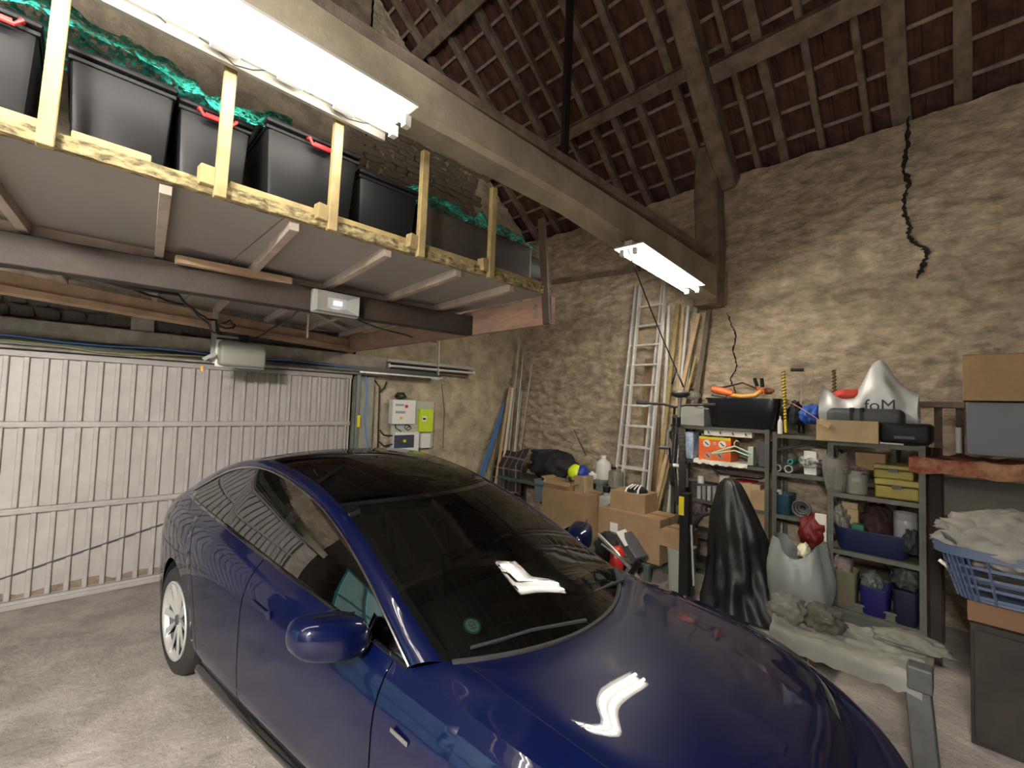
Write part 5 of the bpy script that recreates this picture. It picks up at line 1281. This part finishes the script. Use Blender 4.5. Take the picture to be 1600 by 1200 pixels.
for k in range(4): b = B(); b.tube([(-.03, -.2+.13*k, .03), (-.06, -.2+.13*k, .025), (-.065, -.2+.13*k, .05)], .006, 6); part('hook', b, dark_g, t, world=False)
t = thing('coat_hanger', 'pale green plastic coat hanger hanging before the second shelf', 'hanger', P(1150, 700, x=5.08))
mint = M('mint_plastic', (.45, .68, .50), .4)
b = B(); b.tube([P(1112, 708, x=5.08), P(1148, 697, x=5.08), P(1174, 709, x=5.08), P(1171, 713, x=5.08), P(1148, 704, x=5.08), P(1113, 709, x=5.08)], .008, 6); part('shoulders', b, mint, t)
b = B(); b.tube([P(1148, 697, x=5.08), P(1147, 692, x=5.08), P(1151, 688, x=5.08), P(1155, 691, x=5.08)], .005, 6); part('hook', b, mint, t)
b = B(); y0, y1, _, _ = R4(1084, 708, 1168, 720, 5.1); rows = [[(5.10+.35*j/8, y1+(y0-y1)*i/30, zs2+.012+.02*noise.noise(V((i*.5, j, 0)))) for j in range(9)] for i in range(31)]
for i, r_ in enumerate(rows): r_.insert(0, (5.085, r_[0][1], zs2-.03-.03*noise.noise(V((i*.4, 2, 0)))))
b.grid(rows); single('white_cloth', b, M('dirty_white_cloth', (.60, .58, .47), .85, var=.25), 'dirty white cloth spread on the second shelf', 'cloth', smooth='all')
lbl_box('dark_box', (1185, 690, 1201, 722), x2, dark_g, 'dark tall tin at the right end of the second shelf', dep=.2, z0=zs2)
lbl_box('pale_tin', (1168, 698, 1177, 719), x2, M('pale_tin', (.45, .5, .42), .4), 'slim pale tin right of the coat hanger', dep=.1, z0=zs2)
# third shelf of the left unit
zs3 = .812
def can(px, x, m, label, z0, name='tin_can', cat='can', open_=False):
    y0, y1, za, zb = R4(*px, x); r = (y1-y0)/2; h = max(.02, zb-z0); t = thing(name, label, cat, (x+r, (y0+y1)/2, z0))
    b = B(); pr_ = [(.001, 0), (r*.97, 0), (r, h*.03), (r, h*.97), (r*1.03, h)] + ([(r*.92, h), (r*.9, h*.1), (.001, h*.1)] if open_ else [(.001, h)]); b.lathe(pr_, 22); part('body', b, m, t, world=False, smooth=True)
    b = B(); b.lathe([(r*1.0, h*.45), (r*1.015, h*.46), (r*1.015, h*.72), (r*1.0, h*.73)], 22, cap=False); part('band', b, m, t, world=False, smooth=True); return t
can((1088, 743, 1098, 758), 5.2, white_p, 'white plastic pot on the third shelf, left', zs3+.10)
lbl_box('crate', (1080, 757, 1125, 768), 5.18, dark_g, 'dark shallow tray of jars on the third shelf', dep=.25, z0=zs3)
for k in range(4): can((1088+k*8, 760, 1094+k*8, 771), 5.13, M('jar_grey%d' % (k % 2), (.4-.15*(k % 2), .4-.15*(k % 2), .36-.12*(k % 2)), .3), ['grey jar before the dark tray, leftmost', 'small dark jar second from the left before the tray', 'grey jar third from the left before the tray', 'small dark jar at the right before the tray'][k], zs3, 'jar', 'jar')
can((1120, 743, 1137, 764), 5.2, whitish, 'white paint pot on the third shelf beside the dark tray', zs3, 'paint_pot', 'pot')
y0, y1, z0, z1 = R4(1142, 742, 1177, 758, 5.2); b = B(); b.box((5.3, (y0+y1)/2, zs3+.15+(z1-z0)/2), (.22, y1-y0, z1-z0), bev=.02, seg=3); single('red_toolbox', b, M('gloss_red', (.35, .01, .02), .15), 'glossy dark red box stacked on cardboard on the third shelf', 'box', smooth=True)
lbl_box('cardboard_tray', (1150, 756, 1188, 770), 5.14, cardb2, 'oval-fronted pale cardboard tray under the red box', dep=.3, z0=zs3+.02)
lbl_box('cardboard_tray', (1172, 766, 1200, 790), 5.13, cardb, 'lower cardboard tray behind the tarpaulin, right', dep=.3, z0=.43)
blackb((1078, 776, 1095, 805), 5.15, 'pinkish grey bundle on the low shelf behind the tarpaulin', name='bundle', m=M('mauve_cloth', (.22, .17, .19), .8), dx=.12, seed=31, cat='bundle')
blackb((1118, 722, 1195, 744), 5.38, 'dusty brown sack at the back of the third shelf', name='brown_sack', m=M('brown_sack', (.14, .10, .09), .9), dx=.05, seed=33, cat='sack')
# middle unit
zm = 1.222
def ringroll(px, x, m, label, z0, name='pipe_roll', cat='roll', th=.3, L=.25):
    y0, y1, za, zb = R4(*px, x); r = (y1-y0)/2; b = B(); c = V((x, (y0+y1)/2, z0+r)); n = 22
    b.lathe([(r*(1-th), 0), (r, 0), (r, L), (r*(1-th), L), (r*(1-th), 0)], n, c=c, axis='x', cap=False); return single(name, b, m, label, cat, smooth=True)
ringroll((1208, 716, 1221, 728), 5.12, M('grey_pipe', (.30, .30, .28), .4), 'grey pipe end on the middle shelving, left of two', zm, 'pipe', 'pipe')
ringroll((1225, 716, 1239, 728), 5.12, M('grey_pipe', (0, 0, 0)), 'grey pipe end on the middle shelving, right of two', zm, 'pipe', 'pipe')
ringroll((1230, 704, 1239, 713), 5.14, M('teal_plastic', (.06, .36, .30), .4), 'small teal hose reel above the two grey pipes', zm+.085, 'hose', 'hose')
b = B(); b.cyl(P(1205, 704, x=5.2), P(1262, 695, x=5.2), .014); single('grey_bar', b, dark_g, 'dark bar lying across the middle shelving above the pipes', 'bar')
for k in range(5): 
    y0, y1, z0, z1 = R4(1263, 687, 1294, 712, 5.12); b = B(); b.lathe([(.03, 0), ((y1-y0)/2, 0), ((y1-y0)/2, .026), (.03, .026), (.03, 0)], 26, c=(5.27, (y0+y1)/2+.01*(k % 2), zm+.12+k*.028), cap=False); single('sanding_disc', b, M('pale_disc', (.45, .38, .28), .8), ['lowest of five pale round discs stacked on the middle shelving', 'second lowest pale round disc of the stack on the middle shelving', 'middle disc of the five pale discs on the middle shelving', 'second highest pale round disc of the stack on the middle shelving', 'topmost of five pale round discs stacked on the middle shelving'][k], 'disc', 'stack of pale discs', smooth=True)
lbl_box('paper_box', (1256, 705, 1276, 722), 5.16, white_p, 'white paper packet below the stack of pale discs', dep=.2, z0=zm)
blackb((1245, 715, 1285, 731), 5.13, 'tangle of white fittings at the front of the middle shelving', name='fittings', m=M('mixed_fittings', (.5, .5, .47), .5, col2=(.04, .05, .05), scale=30), dx=.08, seed=41, cat='fittings', amp=.5)
y0, y1, z0, z1 = R4(1236, 762, 1264, 794, 5.15); r = (y1-y0)/2
for k in range(3):
    b = B(); n = 30; b.tube([V((5.2+.03*k, (y0+y1)/2+(r-.02*k)*math.cos(2*PI*j/n), .802+r+(r-.02*k)*math.sin(2*PI*j/n))) for j in range(n+1)], .014, 7, cap=False); single('hose_coil', b, M('grey_hose', (0.078, 0.084, 0.084), .45), ['outer grey coil of hose', 'middle grey coil of hose', 'inner grey coil of hose'][k]+' on the shelf with the blue bin', 'hose', smooth='all')
tub('blue_bin', (1209, 773, 1235, 792), 5.13, M('teal_blue', (0.0105, 0.042, 0.07), .5), 'small dark blue bin on the shelf beside the hose coils', dep=.25, z0=.802)
can((1211, 765, 1221, 776), 5.28, white_p, 'white round tub lid behind the dark blue bin', .86, 'white_tub', 'tub')
blackb((1240, 812, 1290, 856), 5.0, 'bright red bag low between the tarpaulin and right shelving', name='red_bag', m=M('red_fabric', (0.1323, 0.0063, 0.007875), .6), dx=.2, seed=51, cat='bag', amp=.25)
lbl_box('paper_slip', (1273, 803, 1292, 812), 5.08, cream, 'cream card at the front of the low middle shelf', dep=.02, z0=.42)
# ---------------- white bag on the floor
def sack(px, x, m, label, dep, z0=0, seed=0, name='plastic_bag', handles=True):
    y0, y1, za, zb = R4(*px, x); cy_, cx_ = (y0+y1)/2, x+dep/2; wd = (y1-y0)/2; h = zb-z0; b = B(); rings = []
    for i in range(16):
        t_ = i/15; z = z0+h*t_; k = .72+.34*math.sin(min(1, t_*1.35)*PI*.62)-.22*max(0, t_-.7)/.3
        ring = []
        for j in range(48):
            a = 2*PI*j/48; f = 1+.08*noise.noise(V((math.cos(a)*2, math.sin(a)*2, t_*2+seed)))+.07*math.sin(a*7+t_*4+seed)*t_+.05*noise.noise(V((a*4, t_*9, seed)))
            pk = .0
            if t_ > .8: pk = (t_-.8)/.2*h*.16*(math.cos(2*a-PI)*1)
            ring.append(V((cx_+dep/2*k*f*math.cos(a), cy_+wd*k*f*math.sin(a), z-abs(pk) if math.cos(2*a) > 0 else z+pk*.2)))
        rings.append(ring)
    b.rings(rings, cap=False); b.sm = True; o = single(name, b, m, label, 'plastic bag', smooth='all'); return o
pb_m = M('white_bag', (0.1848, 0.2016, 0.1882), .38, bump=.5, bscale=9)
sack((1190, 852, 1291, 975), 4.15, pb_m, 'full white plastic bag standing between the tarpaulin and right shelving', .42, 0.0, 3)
blackb((1243, 853, 1262, 872), 4.28, 'yellow and white packets sticking out of the white plastic bag', name='packets', m=M('yellow_packet', (.6, .5, .1), .5, col2=(.6, .6, .55), scale=12), dx=.07, seed=8, cat='packet')
carton((1213, 978, 1264, 1015), 3.75, 'small cardboard box on the floor before the white plastic bag', dep=.3, z0=0, m=cardb)
# ---------------- top of the right unit
zR = 1.597
ct = thing('cardboard_tray', 'long open cardboard tray on the right shelving under the black bag', 'tray', (4.62, P(1325, 670, x=4.55).y, zR))
y0, y1, z0, z1 = R4(1276, 657, 1372, 685, 4.5); z0 = zR
b = B(); b.box((4.5, (y0+y1)/2, (z0+z1)/2), (.006, y1-y0, z1-z0)); b.box((4.9, (y0+y1)/2, (z0+z1)/2), (.006, y1-y0, z1-z0)); b.box((4.7, (y0+y1)/2, z0+.004), (.4, y1-y0, .006))
for y in (y0, y1): b.box((4.7, y, (z0+z1)/2), (.4, .006, z1-z0))
part('body', b, cardb2, ct); b = B(); b.bar((4.49, y1-.02, z1-.01), (4.47, y1-.10, z1-.05), .003, .05); part('torn_flap', b, cardb2, ct)
y0, y1, z0, z1 = R4(1288, 638, 1412, 664, 4.55); 
t = thing('camera_bag', 'dark grey padded bag lying in the cardboard tray', 'bag', (4.7, (y0+y1)/2, zR+.01))
b = B(); b.box((4.70, (y0+y1)/2, (zR+.01+z1)/2), (.22, y1-y0, z1-zR-.01), bev=.05, seg=4); part('body', b, M('dark_padded', (.045, .047, .05), .6), t, smooth=True)
for f in (.35, .48): b = B(); b.box((4.70, y1+(y0-y1)*f, (zR+.01+z1)/2), (.23, .04, z1-zR), bev=.03, seg=3); part('strap', b, black_p, t, smooth=True)
y0, y1, z0, z1 = R4(1276, 594, 1432, 650, 4.62)
# white carrier bag with lettering: sagging open mouth
b = B(); rows = []; n = 40
for i in range(n+1):
    u = i/n; y = y1+(y0-y1)*u; pk = z1-.02-.12*math.sin(min(1, u/.55)*PI)*1.0+.20*math.exp(-((u-.62)/.16)**2)-.30*max(0, u-.72)
    zb_ = zR+.06
    row = []
    for j in range(13):
        v = j/12; x = 4.80-.10*math.sin(v*PI*.9)-.02*noise.noise(V((u*6, v*3, 2))); row.append((x+.03*noise.noise(V((u*9, v*4, 0))), y+.02*noise.noise(V((u*4, v*4, 5))), pk-.0+(zb_-pk)*v))
    for j in range(1, 13):
        v = j/12; row.insert(0, (4.83+.22*math.sin(v*PI*.8), y, (pk-.03*math.sin(v*PI))-(pk-.03-zb_)*v*.9))
    rows.append(row)
b.grid(rows); wb = thing('carrier_bag', 'white carrier bag with black lettering on the right shelving', 'plastic bag', (4.85, (y0+y1)/2, zR+.05)); part('bag', b, M('white_film', (0.4913, 0.4913, 0.4841), .35), wb, smooth='all')
ftext('foM', 4.685, P(1375, 632, x=4.69).y, P(1375, 634, x=4.69).z, .13, M('ink_black', (.02, .02, .025), .6), wb)
b = B(); b.blob(P(1328, 617, x=4.85), (.10, .12, .05), 3, .3, 3, 4); part('red_content', b, M('red_orange_cloth', (.5, .05, .03), .7), wb, smooth='all')
y0, y1, z0, z1 = R4(1372, 660, 1456, 692, 4.52); t = thing('black_case', 'flat black case right of the cardboard tray on the shelving', 'case', (4.68, (y0+y1)/2, zR)); b = B(); b.box((4.7, (y0+y1)/2, zR+.012+(z1-zR)/2-.01), (.34, y1-y0, z1-zR-.02), bev=.03, seg=3); part('body', b, black_p, t, smooth=True); b = B(); b.box((4.528, (y0+y1)/2, zR+.06), (.006, .12, .02)); part('handle', b, dark_g, t)
for k in range(3): lbl_box('magazine', (1373, 686+k*3, 1412, 689+k*3), 4.58-.01*k, cream, ['topmost of three magazines at the front of the right shelving', 'middle magazine of three at the front of the right shelving', 'lowest magazine of three at the front of the right shelving'][k], dep=.2, z0=zR+.03-.014*k-.0, cat='magazine', bev=0)
# shelf 2 of the right unit
z2 = 1.167
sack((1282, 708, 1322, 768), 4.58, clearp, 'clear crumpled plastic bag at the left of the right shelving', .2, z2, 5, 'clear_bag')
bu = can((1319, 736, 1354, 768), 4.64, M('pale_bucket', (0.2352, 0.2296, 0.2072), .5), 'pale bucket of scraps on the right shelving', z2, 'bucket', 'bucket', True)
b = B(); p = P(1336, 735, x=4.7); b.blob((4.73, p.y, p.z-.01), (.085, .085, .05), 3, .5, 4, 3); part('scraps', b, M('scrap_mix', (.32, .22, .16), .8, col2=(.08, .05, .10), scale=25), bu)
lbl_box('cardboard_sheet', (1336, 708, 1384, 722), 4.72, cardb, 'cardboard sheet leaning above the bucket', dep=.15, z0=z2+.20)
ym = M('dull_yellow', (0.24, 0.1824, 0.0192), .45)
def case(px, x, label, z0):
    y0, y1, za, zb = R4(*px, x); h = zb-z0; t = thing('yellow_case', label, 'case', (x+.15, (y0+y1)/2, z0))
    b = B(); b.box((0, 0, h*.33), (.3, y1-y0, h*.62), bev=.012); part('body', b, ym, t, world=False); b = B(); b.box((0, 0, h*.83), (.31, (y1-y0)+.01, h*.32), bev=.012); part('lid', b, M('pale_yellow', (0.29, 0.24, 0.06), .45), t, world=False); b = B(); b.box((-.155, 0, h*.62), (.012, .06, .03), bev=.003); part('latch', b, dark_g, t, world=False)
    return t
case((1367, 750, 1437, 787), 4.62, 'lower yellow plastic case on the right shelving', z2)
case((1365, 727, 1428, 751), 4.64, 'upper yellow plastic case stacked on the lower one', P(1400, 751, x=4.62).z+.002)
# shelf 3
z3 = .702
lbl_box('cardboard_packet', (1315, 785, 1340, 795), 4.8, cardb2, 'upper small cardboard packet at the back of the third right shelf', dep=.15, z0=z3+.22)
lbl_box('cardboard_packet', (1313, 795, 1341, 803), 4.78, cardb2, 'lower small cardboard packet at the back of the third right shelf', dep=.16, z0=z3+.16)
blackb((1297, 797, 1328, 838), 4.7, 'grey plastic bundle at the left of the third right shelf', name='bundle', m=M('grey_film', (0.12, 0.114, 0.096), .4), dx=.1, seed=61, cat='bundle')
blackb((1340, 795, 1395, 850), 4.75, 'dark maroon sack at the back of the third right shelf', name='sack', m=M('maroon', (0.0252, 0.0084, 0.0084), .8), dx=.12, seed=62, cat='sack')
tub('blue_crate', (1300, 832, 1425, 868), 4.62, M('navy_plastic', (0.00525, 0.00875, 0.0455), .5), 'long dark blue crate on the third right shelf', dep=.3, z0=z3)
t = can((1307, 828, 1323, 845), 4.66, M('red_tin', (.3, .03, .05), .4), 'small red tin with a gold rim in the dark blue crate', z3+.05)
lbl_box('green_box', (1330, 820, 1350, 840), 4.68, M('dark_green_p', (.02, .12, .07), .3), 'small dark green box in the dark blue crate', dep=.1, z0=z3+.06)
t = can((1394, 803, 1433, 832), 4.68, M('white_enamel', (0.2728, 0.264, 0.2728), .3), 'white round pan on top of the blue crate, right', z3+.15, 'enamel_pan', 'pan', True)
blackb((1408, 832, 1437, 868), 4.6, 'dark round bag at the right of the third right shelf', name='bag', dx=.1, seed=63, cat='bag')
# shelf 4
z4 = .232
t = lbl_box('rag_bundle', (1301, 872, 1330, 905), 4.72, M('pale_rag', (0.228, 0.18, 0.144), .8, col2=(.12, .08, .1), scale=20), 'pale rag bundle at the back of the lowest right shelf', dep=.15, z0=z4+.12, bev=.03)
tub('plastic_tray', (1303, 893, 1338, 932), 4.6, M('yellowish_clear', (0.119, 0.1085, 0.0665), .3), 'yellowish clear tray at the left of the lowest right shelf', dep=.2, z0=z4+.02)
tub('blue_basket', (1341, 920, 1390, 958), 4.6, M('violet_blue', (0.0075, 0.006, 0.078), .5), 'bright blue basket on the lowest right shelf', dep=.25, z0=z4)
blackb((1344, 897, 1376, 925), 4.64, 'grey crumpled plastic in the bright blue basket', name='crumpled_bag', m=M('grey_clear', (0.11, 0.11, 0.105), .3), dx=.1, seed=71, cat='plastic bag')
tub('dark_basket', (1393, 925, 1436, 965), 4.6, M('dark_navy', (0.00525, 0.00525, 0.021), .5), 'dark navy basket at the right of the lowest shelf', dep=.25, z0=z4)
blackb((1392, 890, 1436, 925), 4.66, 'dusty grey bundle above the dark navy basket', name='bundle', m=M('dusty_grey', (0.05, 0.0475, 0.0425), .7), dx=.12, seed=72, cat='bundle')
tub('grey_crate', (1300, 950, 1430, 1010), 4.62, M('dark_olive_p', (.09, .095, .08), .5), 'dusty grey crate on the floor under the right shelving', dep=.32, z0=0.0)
# ---------------- cloth covered bench
bx0, bx1 = 3.18, 3.55; by0, by1 = .16, .86; bz = .47
t = thing('wooden_bench', 'grey wooden bench under the white cloths, near the bonnet', 'bench', ((bx0+bx1)/2, (by0+by1)/2, 0))
gb = M('grey_paint', (0.05712, 0.06048, 0.06048), .6, var=.3)
b = B(); b.box(((bx0+bx1)/2, (by0+by1)/2, bz-.03), (bx1-bx0, by1-by0, .06), bev=.004); part('seat', b, M('worn_board', (0.224, 0.189, 0.14), .7, var=.3), t)
for y in (by0+.05, by1-.05):
    b = B(); b.bar((bx0+.05, y, bz-.06), (bx0-.02, y-.04, 0), .10, .09, up=(1, 0, 0), bev=.005); part('leg', b, gb, t); b = B(); b.bar((bx1-.05, y, bz-.06), (bx1+.02, y, 0), .07, .05, up=(1, 0, 0), bev=.005); part('leg', b, gb, t)
b = B(); b.box((bx0+.03, by0+.04, bz+.0), (.10, .10, .12), bev=.01); part('corner_block', b, gb, t)
b = B(); rows = []
for i in range(46):
    u = i/45; y = by1+.03+(by0-by1-.0)*u; row = []
    for j in range(26):
        v = j/25; s_ = v*(bx1-bx0+.14)
        if s_ < .07: x = bx0-.012; z = bz-(.07-s_)*1.4
        else: x = bx0+(s_-.07); z = bz+.012
        z += .022*abs(noise.noise(V((u*7, v*5, 1))))+.012*noise.noise(V((u*16, v*9, 4)))+.06*math.exp(-((u-.02)/.10)**2)*(1 if v > .2 else .3); x += .01*noise.noise(V((u*12, v*3, 8)))
        row.append((x, y, z))
    rows.append(row)
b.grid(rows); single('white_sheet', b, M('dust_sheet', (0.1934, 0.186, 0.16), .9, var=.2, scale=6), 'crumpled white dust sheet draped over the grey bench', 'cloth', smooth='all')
cloth('cloth_heap', 'bunched grey-white rag at the far end of the dust sheet', 'cloth', M('grey_rag', (0.1323, 0.126, 0.1039), .9, var=.3), (3.35, .84, bz+.02), (.13, .10, .09), 81, .4)
cloth('cloth_heap', 'olive rag with dark hollow in the middle of the dust sheet', 'cloth', M('olive_rag', (0.0672, 0.063, 0.0462), .9, var=.4), (3.42, .66, bz+.02), (.11, .10, .07), 82, .5)
cloth('cloth_heap', 'folded grey cloth at the right end of the dust sheet', 'cloth', M('grey_rag', (0, 0, 0)), (3.50, .26, bz+.02), (.08, .16, .05), 83, .3)
b = B(); b.tube([V((3.36+.03*math.cos(k*PI/8), .62+.03*math.sin(k*PI/8), bz+.10)) for k in range(17)], .006, 6, cap=False); single('metal_ring', b, M('brass_dark', (.25, .2, .1), .4, metal=.7), 'small metal ring on the olive rag', 'ring')
# ---------------- right edge: cabinet, cartons, laundry basket, shelf with patterned cloth
cb = thing('old_cabinet', 'dark stained wooden cabinet at the right edge, under the laundry basket', 'cabinet', (3.95, -.35, 0))
wood_d = M('dark_stained', (0.02448, 0.01786, 0.01296), .8, var=.5, scale=5)
b = B(); b.box((3.98, -.38, .33), (.55, .80, .66), bev=.006); part('body', b, wood_d, cb)
for y in (-.18, -.58): b = B(); b.box((3.695, y, .33), (.02, .37, .60), bev=.004); d_ = part('door', b, wood_d, cb); b = B(); b.cyl((3.685, y+.12 if y < -.3 else y-.12, .36), (3.665, y+.12 if y < -.3 else y-.12, .36), .015); part('knob', b, dark_g, d_)
t = thing('cardboard_box', 'flat brown cardboard box under the blue laundry basket', 'cardboard box', (3.98, -.30, .664)); b = B(); b.box((0, 0, .058), (.5, .66, .115), bev=.004); part('body', b, M('orange_cardboard', (0.1512, 0.0792, 0.0432), .85), t, world=False); b = B(); b.box((0, 0, .118), (.49, .65, .005)); part('flap', b, MATS['orange_cardboard'], t, world=False)
lz0 = P(1560, 905, x=3.66).z
# basket
lb2 = thing('laundry_basket', 'blue plastic laundry basket heaped with laundry, right edge', 'basket', (3.9, -.26, .80))
blu = M('pale_blue_plastic', (0.0672, 0.0924, 0.1596), .4)
def bring(k, z): 
    out = []
    for j in range(48):
        a = 2*PI*j/48; e = .5; ca_, sa_ = math.cos(a), math.sin(a); out.append(V((3.86+.22*k*math.copysign(abs(ca_)**e, ca_), -.25+.40*k*math.copysign(abs(sa_)**e, sa_), z)))
    return out
zb0, zb1 = .79, 1.06
b = B(); b.rings([bring(1.06, zb1), bring(1.06, zb1+.02), bring(1.0, zb1+.02), bring(1.0, zb1-.03), bring(1.06, zb1-.03), bring(1.06, zb1)], cap=False); part('rim', b, blu, lb2, smooth=True)
b = B(); r0 = bring(.80, zb0); b.rings([r0, bring(.80, zb0+.015)]); part('base', b, blu, lb2)
for i in range(5):
    f = (i+.5)/5; z = zb0+(zb1-zb0)*f; k = .80+.2*f; b = B(); b.rings([bring(k, z-.008), bring(k+.012, z-.008), bring(k+.012, z+.008), bring(k, z+.008), bring(k, z-.008)], cap=False); part('hoop', b, blu, lb2)
r1 = bring(1.0, zb1); r0 = bring(.81, zb0)
for j in range(0, 48, 1):
    if j % 2 == 0 or j % 12 in (5, 6, 7): b = B(); b.bar(r0[j], r1[j], .014 if j % 12 not in (5, 6, 7) else .03, .006, up=(r0[j]-V((3.86, -.25, zb0))).normalized()); part('slat', b, blu, lb2)
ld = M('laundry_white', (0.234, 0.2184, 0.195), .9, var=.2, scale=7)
b = B(); b.blob((0, 0, 0), (.24, .40, .17), 5, .18, 5, 91)
for v in b.bm.verts: v.co += V((0, 0, .03*(1-abs(noise.noise(v.co*11))*2)*(1 if v.co.z > 0 else 0)))+V((3.86, -.24, 1.10))
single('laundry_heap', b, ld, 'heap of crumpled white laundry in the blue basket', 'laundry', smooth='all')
b = B(); b.blob((3.74, -.14, 1.05), (.07, .12, .05), 3, .3, 3, 92); single('dark_garment', b, M('navy_cloth', (0, 0, 0)), 'dark garment at the basket rim under the white laundry', 'garment', smooth='all')
b = B(); b.blob((3.72, -.42, 1.06), (.08, .14, .05), 3, .3, 3, 93); single('maroon_garment', b, M('maroon_cloth', (.12, .015, .03), .8), 'maroon garment at the basket rim, far right', 'garment', smooth='all')
t = thing('mop_head', 'pale tool handle with green-grey fitting left of the laundry basket', 'tool', P(1490, 885, x=3.9)); b = B(); b.tube([P(1468, 875, x=3.9), P(1482, 886, x=3.88)], .012, 8); part('handle', b, cream, t); b = B(); b.tube([P(1482, 887, x=3.88), P(1500, 893, x=3.86)], .022, 10); part('fitting', b, M('grey_green', (.3, .34, .27), .5), t)
# brown curtain strip and light board behind
y0, y1, z0, z1 = R4(1448, 700, 1474, 1010, 4.75); b = B(); rows = [[(4.80+.02*math.sin(j*1.3), y1+(y0-y1)*j/10, z) for j in range(11)] for z in np.linspace(0.02, z1, 20)]
b.grid(rows); single('brown_curtain', b, M('brown_curtain', (0.06, 0.033, 0.027), .9, var=.4, scale=8), 'dark brown hanging cloth between the right shelving and the edge', 'curtain', smooth='all')
lbl_box('pale_board', (1473, 753, 1640, 812), 5.2, M('pale_board', (0.238, 0.217, 0.189), .7, var=.1), 'pale flat board standing behind the laundry basket', dep=.02, z0=P(1550, 815, x=5.2).z)
b = B(); b.box((5.35, -.55, .6), (.3, 1.3, 1.2)); 
st = thing('wall_table', 'long table at the right edge covered by the patterned cloth', 'table', (4.9, -.45, 0)); b = B(); b.box((4.93, -.45, 1.45), (.62, 1.4, .05), bev=.004); part('table_top', b, M('pale_shelf', (0.216, 0.198, 0.156), .7, var=.2), st)
for x, y in ((4.68, .2), (5.2, .2), (4.68, -1.1), (5.2, -1.1)): b = B(); b.box((x, y, .71), (.06, .06, 1.42)); part('leg', b, wood_d, st)
mc = M('patterned_cloth', (0.1792, 0.0196, 0.0168), .8, col2=(.45, .27, .14), scale=5)
b = B(); rows = []
for i in range(40):
    y = P(1420, 695, x=4.6).y-i*.04; row = [(4.58+.012*math.sin(i*.9), y, 1.50-.10-.02*noise.noise(V((i*.3, 0, 0)))), (4.58, y, 1.47), (4.60, y, 1.51+.02*noise.noise(V((i*.3, 5, 0))))]
    for j in range(8): row.append((4.64+j*.08, y, 1.50+.05*abs(noise.noise(V((i*.35, j*.8, 2))))+.015*noise.noise(V((i, j, 2)))))
    rows.append(row)
b.grid(rows); single('patterned_cloth', b, mc, 'red and orange patterned cloth over the long table, right edge', 'cloth', smooth='all')
lbl_box('grey_box', (1510, 629, 1650, 690), 4.62, M('blue_grey', (0.12, 0.126, 0.144), .5), 'blue-grey box under the large cardboard box at the right edge', dep=.45, z0=1.56)
carton((1504, 553, 1650, 628), 4.60, 'large cardboard box on top at the right edge', dep=.5, z0=P(1575, 629, x=4.6).z+.01, m=cardb)
sf = thing('side_table', 'low wooden side table beside the blue-grey box', 'table', (5.2, P(1470, 650, x=5.2).y, 1.49))
y0, y1, z0, z1 = R4(1428, 628, 1508, 637, 5.2); b = B(); b.box((5.25, (y0+y1)/2, (z0+z1)/2), (.3, y1-y0, z1-z0), bev=.003); part('board', b, old_wood, sf)
for yy in (y0+.03, y0+.16): b = B(); b.box((5.2, yy, (z0+1.49)/2), (.04, .05, z0-1.49)); part('leg', b, old_wood, sf)
can((1492, 668, 1503, 682), 4.9, white_p, 'small white pot on the patterned cloth beside the grey box', 1.55, 'pot', 'pot')
